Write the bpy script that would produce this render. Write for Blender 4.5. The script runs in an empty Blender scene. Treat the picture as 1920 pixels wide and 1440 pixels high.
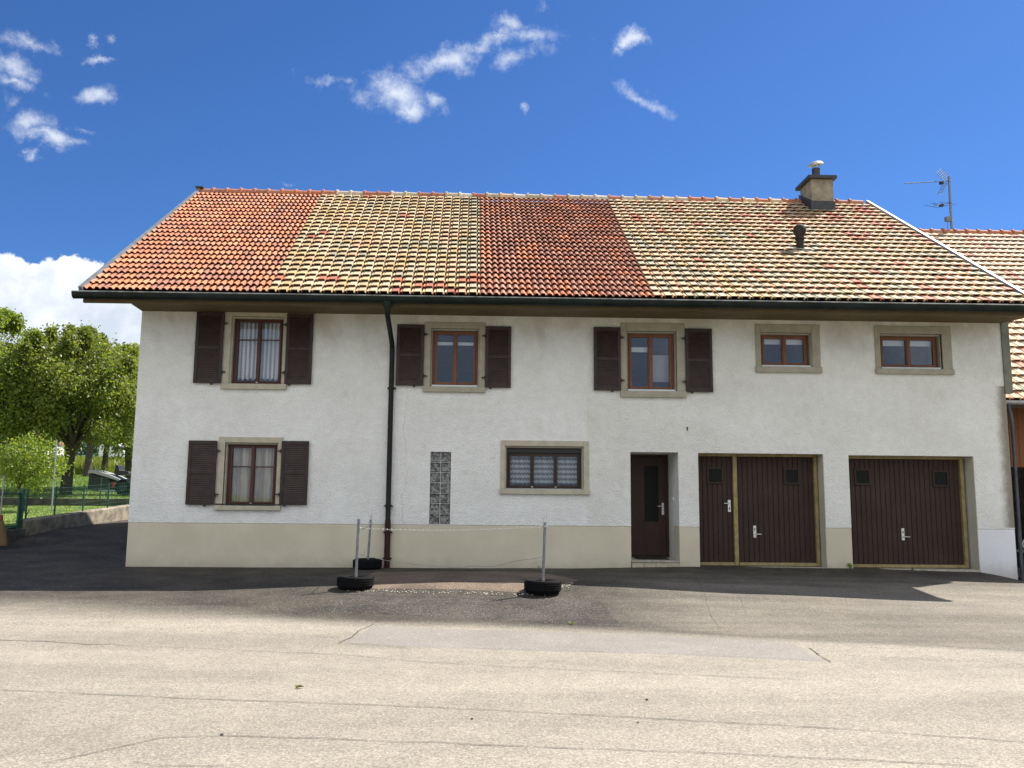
import bpy, bmesh, math, random
import numpy as np
from mathutils import Vector, Matrix, noise

random.seed(7); rng = np.random.default_rng(7)
scene = bpy.context.scene
C = scene.collection
R = math.radians

# ------------------------------------------------------------------ camera
CAM = np.array([0.0, -17.0, 1.42]); FPX = 1600.0
_p, _y, _r = R(7.55), R(1.5), R(0.5)
FWD = np.array([math.sin(_y)*math.cos(_p), math.cos(_y)*math.cos(_p), math.sin(_p)])
_ri = np.array([math.cos(_y), -math.sin(_y), 0.0]); _up = np.cross(_ri, FWD)
RGT = _ri*math.cos(_r) + _up*math.sin(_r); UPV = _up*math.cos(_r) - _ri*math.sin(_r)
def ray(u, v):
    return FWD + RGT*(u-960)/FPX + UPV*(720-v)/FPX
def at_y(u, v, Y):                       # point of the vertical plane y = Y seen at photo position u, v
    d = ray(u, v); return CAM + d*((Y-CAM[1])/d[1])
def at_x(u, v, X):
    d = ray(u, v); return CAM + d*((X-CAM[0])/d[0])
cd = bpy.data.cameras.new('camera'); cam = bpy.data.objects.new('camera', cd); C.objects.link(cam)
cd.sensor_width = 36; cd.lens = 36*FPX/1920; cd.clip_end = 3000; cd.clip_start = 0.05
M = Matrix(((RGT[0], UPV[0], -FWD[0], CAM[0]), (RGT[1], UPV[1], -FWD[1], CAM[1]), (RGT[2], UPV[2], -FWD[2], CAM[2]), (0, 0, 0, 1)))
cam.matrix_world = M
scene.camera = cam

# ------------------------------------------------------------------ light
SUN = Vector((3.45, 2.45, 5.28)).normalized()
SUN_EL = math.asin(SUN.z); SUN_AZ = math.atan2(SUN.x, SUN.y)      # azimuth from +y towards +x
SKY_STRENGTH = 0.051
EXPOSURE = 1.07
sl = bpy.data.lights.new('sun', 'SUN'); sl.energy = 5.0; sl.angle = R(0.53); sl.color = (1.0, 0.95, 0.87)
so = bpy.data.objects.new('sun', sl); C.objects.link(so)
so.rotation_euler = SUN.to_track_quat('Z', 'Y').to_euler(); so.location = (20, 15, 40)

world = bpy.data.worlds.new('World'); scene.world = world; world.use_nodes = True
nt = world.node_tree; nt.nodes.clear()
class NB:
    """small helper to wire nodes"""
    def __init__(s, tree): s.t = tree
    def n(s, typ, ins=None, **props):
        nd = s.t.nodes.new(typ)
        for k, v in props.items(): setattr(nd, k, v)
        for k, v in (ins or {}).items():
            if isinstance(v, bpy.types.NodeSocket): s.t.links.new(v, nd.inputs[k])
            else: nd.inputs[k].default_value = v
        return nd
    def m(s, op, a, b=0.0, c=0.0, clamp=False):
        nd = s.n('ShaderNodeMath', {0: a, 1: b, 2: c}, operation=op); nd.use_clamp = clamp; return nd.outputs[0]
    def mix(s, fac, a, b, blend='MIX'):
        nd = s.n('ShaderNodeMix', data_type='RGBA', blend_type=blend)
        for i, v in ((0, fac), (6, a), (7, b)):
            if isinstance(v, bpy.types.NodeSocket): s.t.links.new(v, nd.inputs[i])
            else: nd.inputs[i].default_value = v if i == 0 else (*v, 1) if len(v) == 3 else v
        return nd.outputs[2]
    def noise(s, vec, scale, detail=4, rough=.5, dist=0.0, col=False):
        nd = s.n('ShaderNodeTexNoise', {'Scale': scale, 'Detail': detail, 'Roughness': rough, 'Distortion': dist})
        if vec is not None: s.t.links.new(vec, nd.inputs['Vector'])
        return nd.outputs['Color' if col else 'Fac']
    def ramp(s, fac, lo, hi, a=0.0, b=1.0):
        nd = s.n('ShaderNodeMapRange', {0: fac, 1: lo, 2: hi, 3: a, 4: b}, interpolation_type='SMOOTHSTEP'); return nd.outputs[0]
w = NB(nt)
sky = w.n('ShaderNodeTexSky', sky_type='NISHITA'); sky.sun_disc = False
sky.sun_elevation = SUN_EL; sky.sun_rotation = SUN_AZ
sky.air_density = 1.0; sky.dust_density = 0.35; sky.ozone_density = 2.2; sky.altitude = 500
class hs: outputs = [w.mix(1.0, sky.outputs[0], (.43, .745, 1.20), 'MULTIPLY')]      # the deep blue of dry spring air
tc = w.n('ShaderNodeTexCoord'); D = tc.outputs['Generated']
# a flat chart of the sky ahead (gnomonic, about a fixed compass direction), in three tilts
warp = w.n('ShaderNodeVectorMath', {0: w.noise(D, 15, 6, .68, col=True), 1: (.5, .5, .5)}, operation='SUBTRACT').outputs[0]
DW = w.n('ShaderNodeVectorMath', {0: warp, 1: (.062, .062, .045), 2: D}, operation='MULTIPLY_ADD').outputs[0]
def _dot(v): return w.n('ShaderNodeVectorMath', {0: DW, 1: tuple(v)}, operation='DOT_PRODUCT').outputs['Value']
ahead = _dot(FWD); inv = w.m('DIVIDE', 1.0, w.m('MAXIMUM', ahead, .05))
cu = w.m('MULTIPLY', _dot(RGT), inv); cv = w.m('MULTIPLY', _dot(UPV), inv)
ahead_mask = w.m('GREATER_THAN', ahead, .06)
CHART = {}
for ang in (-28, -12, 0, 16):
    ca_, sa_ = math.cos(R(ang)), math.sin(R(ang))
    e1 = w.m('MULTIPLY_ADD', cu, ca_, w.m('MULTIPLY', cv, sa_)); e2 = w.m('MULTIPLY_ADD', cu, -sa_, w.m('MULTIPLY', cv, ca_))
    CHART[ang] = w.n('ShaderNodeCombineXYZ', {0: e1, 1: e2}).outputs[0]
def cloud_field(items):
    out = None
    for (u, v, ru, rv, rot, wt) in items:
        ang = min(CHART, key=lambda q: abs(q-rot)); a_ = R(ang)
        x_, y_ = (u-960)/FPX, (720-v)/FPX
        x2, y2 = x_*math.cos(a_)+y_*math.sin(a_), -x_*math.sin(a_)+y_*math.cos(a_)
        sx_, sy_ = FPX/ru, FPX/rv
        q = w.n('ShaderNodeVectorMath', {0: CHART[ang], 1: (sx_, sy_, 0), 2: (-x2*sx_, -y2*sy_, 0)}, operation='MULTIPLY_ADD').outputs[0]
        ln = w.n('ShaderNodeVectorMath', {0: q}, operation='LENGTH').outputs['Value']
        f = w.m('MULTIPLY_ADD', ln, -wt, wt)
        out = f if out is None else w.m('MAXIMUM', out, f)
    return out
wisps = cloud_field([
    (835, 116, 100, 36, 22, 1.0), (880, 90, 80, 24, 20, .8), (955, 48, 70, 24, 8, .8), (990, 65, 60, 26, 15, .72), (930, 72, 60, 20, 15, .7), (965, 112, 88, 30, 12, .85), (1000, 100, 40, 30, 12, .6),
    (740, 172, 95, 40, 0, 1.05), (765, 196, 70, 30, -10, .8), (818, 188, 44, 30, -30, .85), (605, 147, 60, 17, -10, .6), (650, 150, 34, 14, 0, .5),
    (1180, 77, 54, 26, 0, 1.15), (1155, 100, 26, 20, 40, .6), (1215, 190, 75, 17, -28, .62), (1020, 12, 36, 24, 16, .55), (1098, 74, 22, 12, -20, .5), (988, 200, 13, 14, 0, .55),
    (45, 76, 78, 22, -14, .8), (22, 124, 58, 32, -10, .85), (28, 162, 48, 16, -10, .6), (150, 178, 62, 24, 0, .9), (45, 240, 66, 34, -8, 1.0), (85, 268, 84, 20, -12, .8), (128, 272, 34, 14, -20, .6),
    (178, 105, 42, 10, 0, .6), (210, 68, 30, 14, -15, .65), (166, 75, 24, 13, 16, .6), (12, 200, 26, 20, 16, .55), (66, 302, 16, 11, 0, .55), (150, 248, 46, 12, -15, .55), (540, 351, 22, 9, 0, .55)])
bank = cloud_field([(135, 536, 80, 66, 0, 1), (60, 570, 100, 78, 0, 1), (-15, 552, 100, 84, 0, 1), (190, 640, 130, 100, 0, 1), (300, 690, 150, 110, 0, 1), (-190, 570, 190, 130, 0, 1),
                    (-420, 600, 260, 110, 0, 1), (60, 720, 420, 130, 0, 1), (-760, 640, 300, 130, 0, 1)])
sep = w.n('ShaderNodeSeparateXYZ', {0: D}); dx, dy, dz = sep.outputs
nw = w.noise(D, 22, 8, .66)
wd = w.m('MULTIPLY_ADD', w.m('SUBTRACT', nw, .5), 2.5, wisps)
wd = w.m('MULTIPLY', w.ramp(wd, .08, 1.30), ahead_mask)
nb = w.noise(D, 19, 7, .60)
bd = w.m('MULTIPLY_ADD', w.m('SUBTRACT', nb, .5), .55, bank)
bd = w.m('MULTIPLY', w.ramp(bd, .0, .09), ahead_mask)
# broken cumulus goes on behind the viewer, thickened and brightened to light the wall
el = dz
big = w.noise(D, 2.6, 5, .55)
rear = w.ramp(w.m('MULTIPLY_ADD', dx, .1, w.m('MULTIPLY', dy, -1.0)), .05, .4)
cov = w.m('MULTIPLY', w.ramp(big, .38, .52), rear)
low = w.ramp(w.m('MULTIPLY_ADD', w.m('SUBTRACT', big, .5), .5, el), .20, .12)
cov = w.m('MAXIMUM', cov, w.m('MULTIPLY', low, rear))
dens = w.m('MAXIMUM', w.m('MAXIMUM', wd, bd), cov)
# cloud tone: bright crests, blue-grey bases
sh1 = w.noise(D, 9, 5, .6)
shade = w.ramp(w.m('ADD', w.m('MULTIPLY_ADD', w.m('SUBTRACT', sh1, .5), .9, w.m('MULTIPLY', el, 1.5)), w.m('MULTIPLY', w.m('SUBTRACT', nb, .5), .6)), .14, .74)
CL = 1.0/(SKY_STRENGTH)
cc = w.mix(shade, tuple(c*CL for c in (.33, .37, .43)), tuple(c*CL for c in (.74, .74, .73)))
wc = w.mix(w.m('MULTIPLY', wd, .80), hs.outputs[0], tuple(c*CL for c in (.47, .50, .53)))
fin = w.mix(w.m('MAXIMUM', bd, cov), wc, cc)
bg = w.n('ShaderNodeBackground', {'Color': fin, 'Strength': SKY_STRENGTH})
wo = w.n('ShaderNodeOutputWorld', {'Surface': bg.outputs[0]})

vs = scene.view_settings; vs.view_transform = 'Standard'; vs.look = 'None'; vs.gamma = 1.0; vs.exposure = EXPOSURE; vs.use_curve_mapping = False
scene.cycles.use_denoising = True
scene.cycles.max_bounces = 8; scene.cycles.transparent_max_bounces = 12

# ------------------------------------------------------------------ helpers
def tag(o, label=None, cat=None, group=None, kind=None):
    for k, v in (('label', label), ('category', cat), ('group', group), ('kind', kind)):
        if v: o[k] = v
    return o
def empty(name, loc=(0, 0, 0), rz=0.0):
    o = bpy.data.objects.new(name, None); o.empty_display_size = .2; C.objects.link(o)
    o.location = loc; o.rotation_euler = (0, 0, rz); return o
def link(name, me, mat, parent=None):
    if mat is not None and len(me.materials) == 0: me.materials.append(mat)
    o = bpy.data.objects.new(name, me); C.objects.link(o)
    if parent is not None: o.parent = parent
    return o
class MB:
    def __init__(s): s.v = []; s.f = []
    def add(s, verts, faces):
        b = len(s.v); s.v += [tuple(map(float, p)) for p in verts]; s.f += [tuple(b+i for i in f) for f in faces]; return s
    def box(s, x0, x1, y0, y1, z0, z1):
        return s.add([(x0, y0, z0), (x1, y0, z0), (x1, y1, z0), (x0, y1, z0), (x0, y0, z1), (x1, y0, z1), (x1, y1, z1), (x0, y1, z1)],
                     [(0, 3, 2, 1), (4, 5, 6, 7), (0, 1, 5, 4), (1, 2, 6, 5), (2, 3, 7, 6), (3, 0, 4, 7)])
    def tube(s, pts, r, n=8, caps=True):
        pts = [Vector(p) for p in pts]; rs = r if isinstance(r, (list, tuple)) else [r]*len(pts)
        rings = []; ref = Vector((0, 0, 1))
        for i, p in enumerate(pts):
            t = (pts[min(i+1, len(pts)-1)] - pts[max(i-1, 0)]).normalized()
            rf = Vector((0, 1, 0)) if abs(t.z) > .9 else ref
            a = t.cross(rf).normalized(); b = t.cross(a).normalized()
            rings.append([p + (a*math.cos(k*2*math.pi/n) + b*math.sin(k*2*math.pi/n))*rs[i] for k in range(n)])
        V = [q for g in rings for q in g]; F = []
        for i in range(len(pts)-1):
            for k in range(n):
                F.append((i*n+k, i*n+(k+1) % n, (i+1)*n+(k+1) % n, (i+1)*n+k))
        if caps: F.append(tuple(range(n-1, -1, -1))); F.append(tuple((len(pts)-1)*n+k for k in range(n)))
        return s.add(V, F)
    def lathe(s, prof, c=(0, 0, 0), n=20, axis=None):
        V = []; F = []; m = len(prof)
        for k in range(n):
            a = 2*math.pi*k/n
            for (r, z) in prof: V.append((c[0]+r*math.cos(a), c[1]+r*math.sin(a), c[2]+z))
        for k in range(n):
            k2 = (k+1) % n
            for i in range(m-1): F.append((k*m+i, k2*m+i, k2*m+i+1, k*m+i+1))
        return s.add(V, F)
    def prism(s, poly, axis, a, b):
        """poly: 2-D points; extruded along axis from a to b"""
        n = len(poly)
        def P(p, t): return (t, p[0], p[1]) if axis == 'x' else (p[0], t, p[1]) if axis == 'y' else (p[0], p[1], t)
        V = [P(p, a) for p in poly] + [P(p, b) for p in poly]
        F = [tuple(range(n)), tuple(range(2*n-1, n-1, -1))] + [(i, n+i, n+(i+1) % n, (i+1) % n) for i in range(n)]
        return s.add(V, F)
    def mesh(s, name, smooth=False):
        me = bpy.data.meshes.new(name); me.from_pydata(s.v, [], s.f)
        bm = bmesh.new(); bm.from_mesh(me); bmesh.ops.recalc_face_normals(bm, faces=bm.faces); bm.to_mesh(me); bm.free()
        if smooth:
            for p in me.polygons: p.use_smooth = True
            try: me.set_sharp_from_angle(angle=R(40))
            except Exception: pass
        return me
    def build(s, name, mat, parent=None, smooth=False, bevel=0.0):
        o = link(name, s.mesh(name, smooth), mat, parent)
        if bevel:
            b = o.modifiers.new('bevel', 'BEVEL'); b.width = bevel; b.segments = 2; b.limit_method = 'ANGLE'
        return o
def np_mesh(name, V, F):
    me = bpy.data.meshes.new(name); V = np.asarray(V, np.float32); F = np.asarray(F, np.int32)
    me.vertices.add(len(V)); me.vertices.foreach_set('co', V.ravel())
    k = F.shape[1]; me.loops.add(F.size); me.loops.foreach_set('vertex_index', F.ravel())
    me.polygons.add(len(F)); me.polygons.foreach_set('loop_start', np.arange(0, F.size, k, dtype=np.int32))
    me.polygons.foreach_set('loop_total', np.full(len(F), k, np.int32)); me.update(calc_edges=True); me.shade_flat(); return me
def copy_tree(o, parent=None):
    c = o.copy(); C.objects.link(c); c.parent = parent
    for ch in list(o.children): copy_tree(ch, c)
    return c

# ------------------------------------------------------------------ materials
def material(name):
    m = bpy.data.materials.new(name); m.use_nodes = True; t = m.node_tree; t.nodes.clear(); b = NB(t)
    out = b.n('ShaderNodeOutputMaterial'); bs = b.n('ShaderNodeBsdfPrincipled'); t.links.new(bs.outputs[0], out.inputs[0])
    b.bs = bs; b.out = out; b.pos = b.n('ShaderNodeNewGeometry').outputs['Position']
    return m, b
def setin(b, name, v):
    if isinstance(v, bpy.types.NodeSocket): b.t.links.new(v, b.bs.inputs[name])
    else: b.bs.inputs[name].default_value = (*v, 1) if isinstance(v, (tuple, list)) and len(v) == 3 else v
def bump(b, h, strength, dist):
    nd = b.n('ShaderNodeBump', {'Strength': strength, 'Distance': dist, 'Height': h}); b.t.links.new(nd.outputs[0], b.bs.inputs['Normal'])
def simple(name, col, rough=.6, var=.15, scale=8, metal=0.0, bstr=0.0, bscale=60, bdist=.005, spec=.5, tint=None):
    m, b = material(name)
    n = b.noise(b.pos, scale, 5, .6)
    lo = tuple(c*(1-var) for c in col); hi = tuple(min(1, c*(1+var)) for c in (tint or col))
    setin(b, 'Base Color', b.mix(b.ramp(n, .3, .7), lo, hi))
    setin(b, 'Roughness', rough); setin(b, 'Metallic', metal); b.bs.inputs['Specular IOR Level'].default_value = spec
    if bstr: bump(b, b.noise(b.pos, bscale, 4, .6), bstr, bdist)
    return m
def streaky(name, col, stretch, rough=.6, var=.3, scale=30, spec=.4):
    """grain drawn out along one axis"""
    m, b = material(name)
    mp = b.n('ShaderNodeMapping', {'Vector': b.pos}); mp.inputs['Scale'].default_value = stretch
    n = b.noise(mp.outputs[0], scale, 5, .65); n2 = b.noise(b.pos, 2.3, 3, .5)
    f = b.m('ADD', b.m('MULTIPLY', n, .7), b.m('MULTIPLY', n2, .3))
    setin(b, 'Base Color', b.mix(b.ramp(f, .3, .7), tuple(c*(1-var) for c in col), tuple(min(1, c*(1+var)) for c in col)))
    setin(b, 'Roughness', rough); b.bs.inputs['Specular IOR Level'].default_value = spec
    bump(b, n, .25, .003)
    return m

def render_wall_material():
    m, b = material('roughcast_render')
    sp = b.n('ShaderNodeSeparateXYZ', {0: b.pos}); X, Y, Z = sp.outputs
    base = b.mix(b.ramp(b.noise(b.pos, .9, 5, .6), .35, .7), (.80, .80, .78), (.88, .885, .87))
    # newer, creamier render on the garage half, its edge a straight joint
    j = b.m('GREATER_THAN', b.m('MULTIPLY_ADD', b.noise(b.pos, 3, 2), .04, X), 1.97)
    base = b.mix(b.m('MULTIPLY', j, .6), base, b.mix(b.ramp(b.noise(b.pos, .6, 5, .6), .35, .65), (.72, .71, .66), (.84, .84, .80)))
    # soot and damp that has washed down under the eaves
    mp = b.n('ShaderNodeMapping', {'Vector': b.pos}); mp.inputs['Scale'].default_value = (1.3, 1.3, .95)
    st = b.noise(mp.outputs[0], 1.0, 6, .62, .4)
    up = b.ramp(Z, 3.7, 5.1)
    stain = b.m('MULTIPLY', b.ramp(b.m('MULTIPLY_ADD', up, .26, st), .55, .92), .52)
    base = b.mix(stain, base, (.40, .345, .27))
    gr = b.m('ADD', b.m('MULTIPLY', b.noise(b.pos, 30, 4, .7), .55), b.m('MULTIPLY', b.noise(b.pos, 6, 5, .65), .45))
    base = b.mix(1.0, base, b.mix(b.ramp(gr, .30, .68), (.90, .895, .88), (1.05, 1.05, 1.05)), 'MULTIPLY')
    spots = b.m('MULTIPLY', b.ramp(b.noise(b.pos, 1.7, 6, .7), .60, .80), .30)
    base = b.mix(spots, base, (.46, .45, .41))
    # hairline crack wandering down beside the rainwater pipe
    cr = b.m('ABSOLUTE', b.m('SUBTRACT', b.m('MULTIPLY_ADD', b.m('SUBTRACT', b.noise(b.pos, 2.2, 5, .65), .5), .42, X), -1.66))
    cm = b.m('MULTIPLY', b.ramp(cr, .012, .003), b.m('MULTIPLY', b.m('LESS_THAN', Z, 3.6), .35))
    base = b.mix(cm, base, (.35, .33, .30))
    # black wash stain on the free right corner
    edge = b.m('MULTIPLY', b.ramp(b.m('MULTIPLY_ADD', b.noise(b.pos, 5, 6, .7), .22, X), 10.36, 10.58), b.m('MULTIPLY', b.m('LESS_THAN', Z, 3.75), b.m('GREATER_THAN', Z, .9)))
    base = b.mix(b.m('MULTIPLY', edge, .85), base, (.20, .165, .12))
    setin(b, 'Base Color', base); setin(b, 'Roughness', .93); b.bs.inputs['Specular IOR Level'].default_value = .2
    h = b.m('ADD', b.noise(b.pos, 34, 5, .62, .4), b.m('MULTIPLY', b.noise(b.pos, 9, 3, .5), .6))
    bump(b, h, 1.0, .028)
    return m
def plinth_material(name, c1, c2):
    m, b = material(name)
    Z = b.n('ShaderNodeSeparateXYZ', {0: b.pos}).outputs[2]
    base = b.mix(b.ramp(b.noise(b.pos, 1.1, 5, .6), .35, .7), c1, c2)
    # splash dirt and flaking paint near the asphalt
    d = b.m('MULTIPLY', b.ramp(b.m('MULTIPLY_ADD', b.noise(b.pos, 3.4, 6, .65), .45, b.m('MULTIPLY', Z, -1.0)), -.08, .32), .55)
    base = b.mix(d, base, (.33, .29, .22))
    fl = b.m('MULTIPLY', b.ramp(b.noise(b.pos, 5.5, 6, .7), .66, .70), b.ramp(Z, .32, .12))
    base = b.mix(b.m('MULTIPLY', fl, .55), base, (.62, .55, .42))
    setin(b, 'Base Color', base); setin(b, 'Roughness', .85); b.bs.inputs['Specular IOR Level'].default_value = .25
    bump(b, b.noise(b.pos, 26, 5, .6), .25, .008)
    return m
def tile_material():
    m, b = material('clay_tile')
    at = b.n('ShaderNodeAttribute', attribute_name='tile_colour').outputs['Color']
    n = b.noise(b.pos, 14, 6, .65); n2 = b.noise(b.pos, 60, 4, .6)
    dk = b.mix(1.0, at, (.62, .58, .55), 'MULTIPLY')
    col = b.mix(b.ramp(n, .45, .72), at, dk)
    li = b.m('MULTIPLY', b.ramp(n2, .62, .72), .4)
    col = b.mix(li, col, (.30, .30, .24))
    setin(b, 'Base Color', col); setin(b, 'Roughness', .8); b.bs.inputs['Specular IOR Level'].default_value = .35
    bump(b, n2, .3, .004)
    return m
def wood_board_material(name, col, grain_axis='z', rough=.6, var=.35):
    s = {'z': (9, 9, .7), 'x': (.7, 9, 9)}[grain_axis]
    return streaky(name, col, s, rough, var, 12)

MAT = {}
MAT['render'] = render_wall_material()
MAT['plinth'] = plinth_material('cream_plinth_paint', (.56, .512, .392), (.625, .575, .445))
MAT['plinth_white'] = plinth_material('white_plinth_paint', (.68, .69, .71), (.76, .77, .80))
MAT['tile'] = tile_material()
MAT['stone'] = simple('painted_stone_surround', (.36, .335, .265), .85, .10, 6, bstr=.2, bscale=50, spec=.25)
MAT['stone_cream'] = simple('cream_stone_surround', (.45, .415, .325), .85, .10, 6, bstr=.2, bscale=50, spec=.25)
MAT['shutter'] = simple('brown_shutter_paint', (.032, .018, .015), .55, .25, 9, spec=.4)
MAT['frame'] = wood_board_material('stained_window_wood', (.17, .062, .028), 'z', .45, .3)
MAT['frame_dark'] = wood_board_material('dark_red_window_wood', (.075, .022, .014), 'z', .45, .3)
MAT['frame_brown'] = wood_board_material('brown_window_wood', (.035, .018, .013), 'z', .5, .25)
MAT['white_metal'] = simple('white_aluminium', (.70, .72, .74), .4, .06, 5)
MAT['iron'] = simple('black_iron', (.018, .017, .016), .6, .3, 30)
MAT['plank'] = wood_board_material('brown_door_plank', (.034, .017, .012), 'z', .7, .45)
MAT['door'] = wood_board_material('dark_red_front_door', (.034, .011, .008), 'z', .55, .4)
MAT['yellow_frame'] = simple('ochre_painted_frame', (.27, .21, .09), .65, .25, 7)
MAT['steel'] = simple('satin_steel', (.62, .62, .60), .32, .1, 20, metal=.9)
MAT['galv'] = simple('galvanised_steel', (.42, .44, .45), .45, .18, 18, metal=.7)
MAT['pole'] = simple('dull_grey_pole', (.20, .21, .22), .5, .2, 18, metal=.5)
MAT['zinc_grey'] = simple('dull_zinc_flashing', (.15, .165, .18), .55, .25, 5)
MAT['zinc'] = simple('zinc_flashing', (.30, .32, .335), .5, .2, 5, metal=.15)
MAT['zinc_white'] = simple('weathered_white_zinc', (.66, .67, .67), .5, .12, 5, metal=.2)
MAT['gutter'] = simple('dark_green_gutter', (.009, .015, .014), .5, .4, 3, spec=.2)
MAT['gutter_lip'] = simple('pale_gutter_bead', (.26, .27, .26), .5, .5, 5, metal=.1)  # bead much paler than the gutter, a thin line along its edge
MAT['pipe'] = simple('dark_green_pipe', (.012, .013, .011), .55, .4, 4, spec=.25)
MAT['castiron'] = simple('red_brown_cast_iron', (.035, .010, .008), .55, .3, 9, spec=.25)
MAT['soffit'] = wood_board_material('olive_brown_soffit_board', (.125, .092, .038), 'x', .7, .3)
MAT['fascia'] = wood_board_material('brown_fascia_board', (.10, .072, .034), 'x', .7, .3)
MAT['chimney'] = simple('chimney_render', (.27, .235, .175), .92, .28, 5, bstr=.5, bscale=30, bdist=.01)
MAT['slate_metal'] = simple('dark_lead_sheet', (.030, .032, .035), .5, .3, 6)
MAT['vent'] = simple('dark_clay_vent', (.030, .026, .024), .75, .35, 12, spec=.2)
MAT['rubber'] = simple('worn_tyre_rubber', (.006, .006, .0065), .85, .3, 25, bstr=.2, bscale=80, spec=.12)
MAT['concrete'] = simple('rough_concrete', (.36, .33, .27), .95, .3, 14, bstr=.7, bscale=45, bdist=.012)
MAT['concrete_wall'] = simple('stained_concrete_wall', (.22, .185, .135), .95, .45, 3.5, bstr=.6, bscale=22, bdist=.015)
MAT['dark_wall'] = simple('shaded_dark_stone', (.075, .066, .05), .95, .4, 5, bstr=.6, bscale=18, bdist=.02)  # dark base colour carries the shade of the north-facing garden wall
MAT['bark'] = simple('tree_bark', (.055, .044, .034), .95, .35, 12, bstr=.8, bscale=30, bdist=.02)
MAT['fence'] = simple('green_fence_paint', (.015, .085, .055), .5, .2, 12)
MAT['black'] = simple('black_plastic', (.012, .012, .013), .5, .2, 12)
MAT['grout'] = simple('pale_grout', (.52, .52, .50), .9, .1, 20)
MAT['steptile'] = simple('beige_step_tile', (.42, .36, .27), .6, .15, 15)
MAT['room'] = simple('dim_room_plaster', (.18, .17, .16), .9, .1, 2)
MAT['orange_boards'] = wood_board_material('orange_brown_boards', (.20, .075, .025), 'z', .7, .3)
MAT['grey_wood'] = wood_board_material('weathered_grey_wood', (.33, .31, .28), 'z', .8, .3)

def glass_material(name, refl, tint=(1, 1, 1)):
    m = bpy.data.materials.new(name); m.use_nodes = True; t = m.node_tree; t.nodes.clear(); b = NB(t)
    out = b.n('ShaderNodeOutputMaterial'); tr = b.n('ShaderNodeBsdfTransparent', {'Color': (*tint, 1)})
    gl = b.n('ShaderNodeBsdfGlossy', {'Roughness': .015, 'Color': (.70, .82, 1, 1)})
    pos = b.n('ShaderNodeNewGeometry').outputs['Position']
    bp = b.n('ShaderNodeBump', {'Strength': .05, 'Distance': .02, 'Height': b.noise(pos, 2.2, 2)}); t.links.new(bp.outputs[0], gl.inputs['Normal'])
    fr = b.n('ShaderNodeFresnel', {'IOR': 1.5}).outputs[0]
    fac = b.m('MULTIPLY_ADD', fr, 1.0, refl, clamp=True)
    mx = b.n('ShaderNodeMixShader', {0: fac, 1: tr.outputs[0], 2: gl.outputs[0]}); t.links.new(mx.outputs[0], out.inputs[0])
    return m
MAT['glass'] = glass_material('double_glazing', .004)
MAT['glass_old'] = glass_material('old_window_glass', .0)
def curtain_material(name, col, axis, freq, dark=.45):
    """lace: denser and thinner stripes of weave"""
    m, b = material(name)
    sp = b.n('ShaderNodeSeparateXYZ', {0: b.pos}); X, Y, Z = sp.outputs
    if axis == 'x':
        s = b.m('SINE', b.m('MULTIPLY', X, freq)); d = b.m('MULTIPLY', b.m('SINE', b.m('MULTIPLY', Z, 95.0)), b.ramp(s, .3, .8))
    elif axis == 'z':
        arc = b.m('MULTIPLY', b.m('ABSOLUTE', b.m('SINE', b.m('MULTIPLY', X, 52.0))), .022)
        s = b.m('SINE', b.m('MULTIPLY', b.m('ADD', Z, arc), freq)); d = b.m('MULTIPLY', b.m('SINE', b.m('MULTIPLY', X, 68.0)), .6)
    else:
        s = b.m('SINE', b.m('MULTIPLY_ADD', b.noise(b.pos, 2, 2), 6.0, b.m('MULTIPLY', X, freq))); d = b.m('MULTIPLY', s, 0.0)
    f = b.m('MULTIPLY_ADD', d, .18, b.ramp(s, -.6, .7))
    base = b.mix(f, tuple(c*dark for c in col), col)
    setin(b, 'Base Color', base); setin(b, 'Roughness', .95); b.bs.inputs['Specular IOR Level'].default_value = .1
    return m
MAT['lace_stripe'] = curtain_material('striped_lace', (.72, .74, .78), 'x', 75.0, .42)
MAT['lace_tier'] = curtain_material('tiered_lace', (.52, .53, .52), 'z', 62.0, .34)
MAT['beige_curtain'] = curtain_material('beige_curtain_cloth', (.62, .55, .42), 'p', 30.0, .72)
MAT['reflection_panel'] = simple('grey_pane_reflection', (.36, .37, .38), .9, .1, 3)  # tone of the cloud reflection imitated in one upper window
MAT['blind_or_reflection'] = simple('white_blind', (.72, .74, .76), .8, .05, 3)
def glass_block_material():
    m, b = material('patterned_glass_block')
    mp = b.n('ShaderNodeMapping', {'Vector': b.pos}); mp.inputs['Rotation'].default_value = (R(90), 0, 0)
    br = b.n('ShaderNodeTexVoronoi', {'Vector': b.pos, 'Scale': 26.0}, distance='CHEBYCHEV', feature='F1')
    c = b.mix(b.ramp(b.n('ShaderNodeSeparateColor', {0: br.outputs['Color']}).outputs[0], .2, .8), (.05, .05, .05), (.24, .24, .235))
    setin(b, 'Base Color', c); setin(b, 'Roughness', .18)
    bump(b, br.outputs['Distance'], .5, .006)
    return m
MAT['block'] = glass_block_material()
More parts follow.
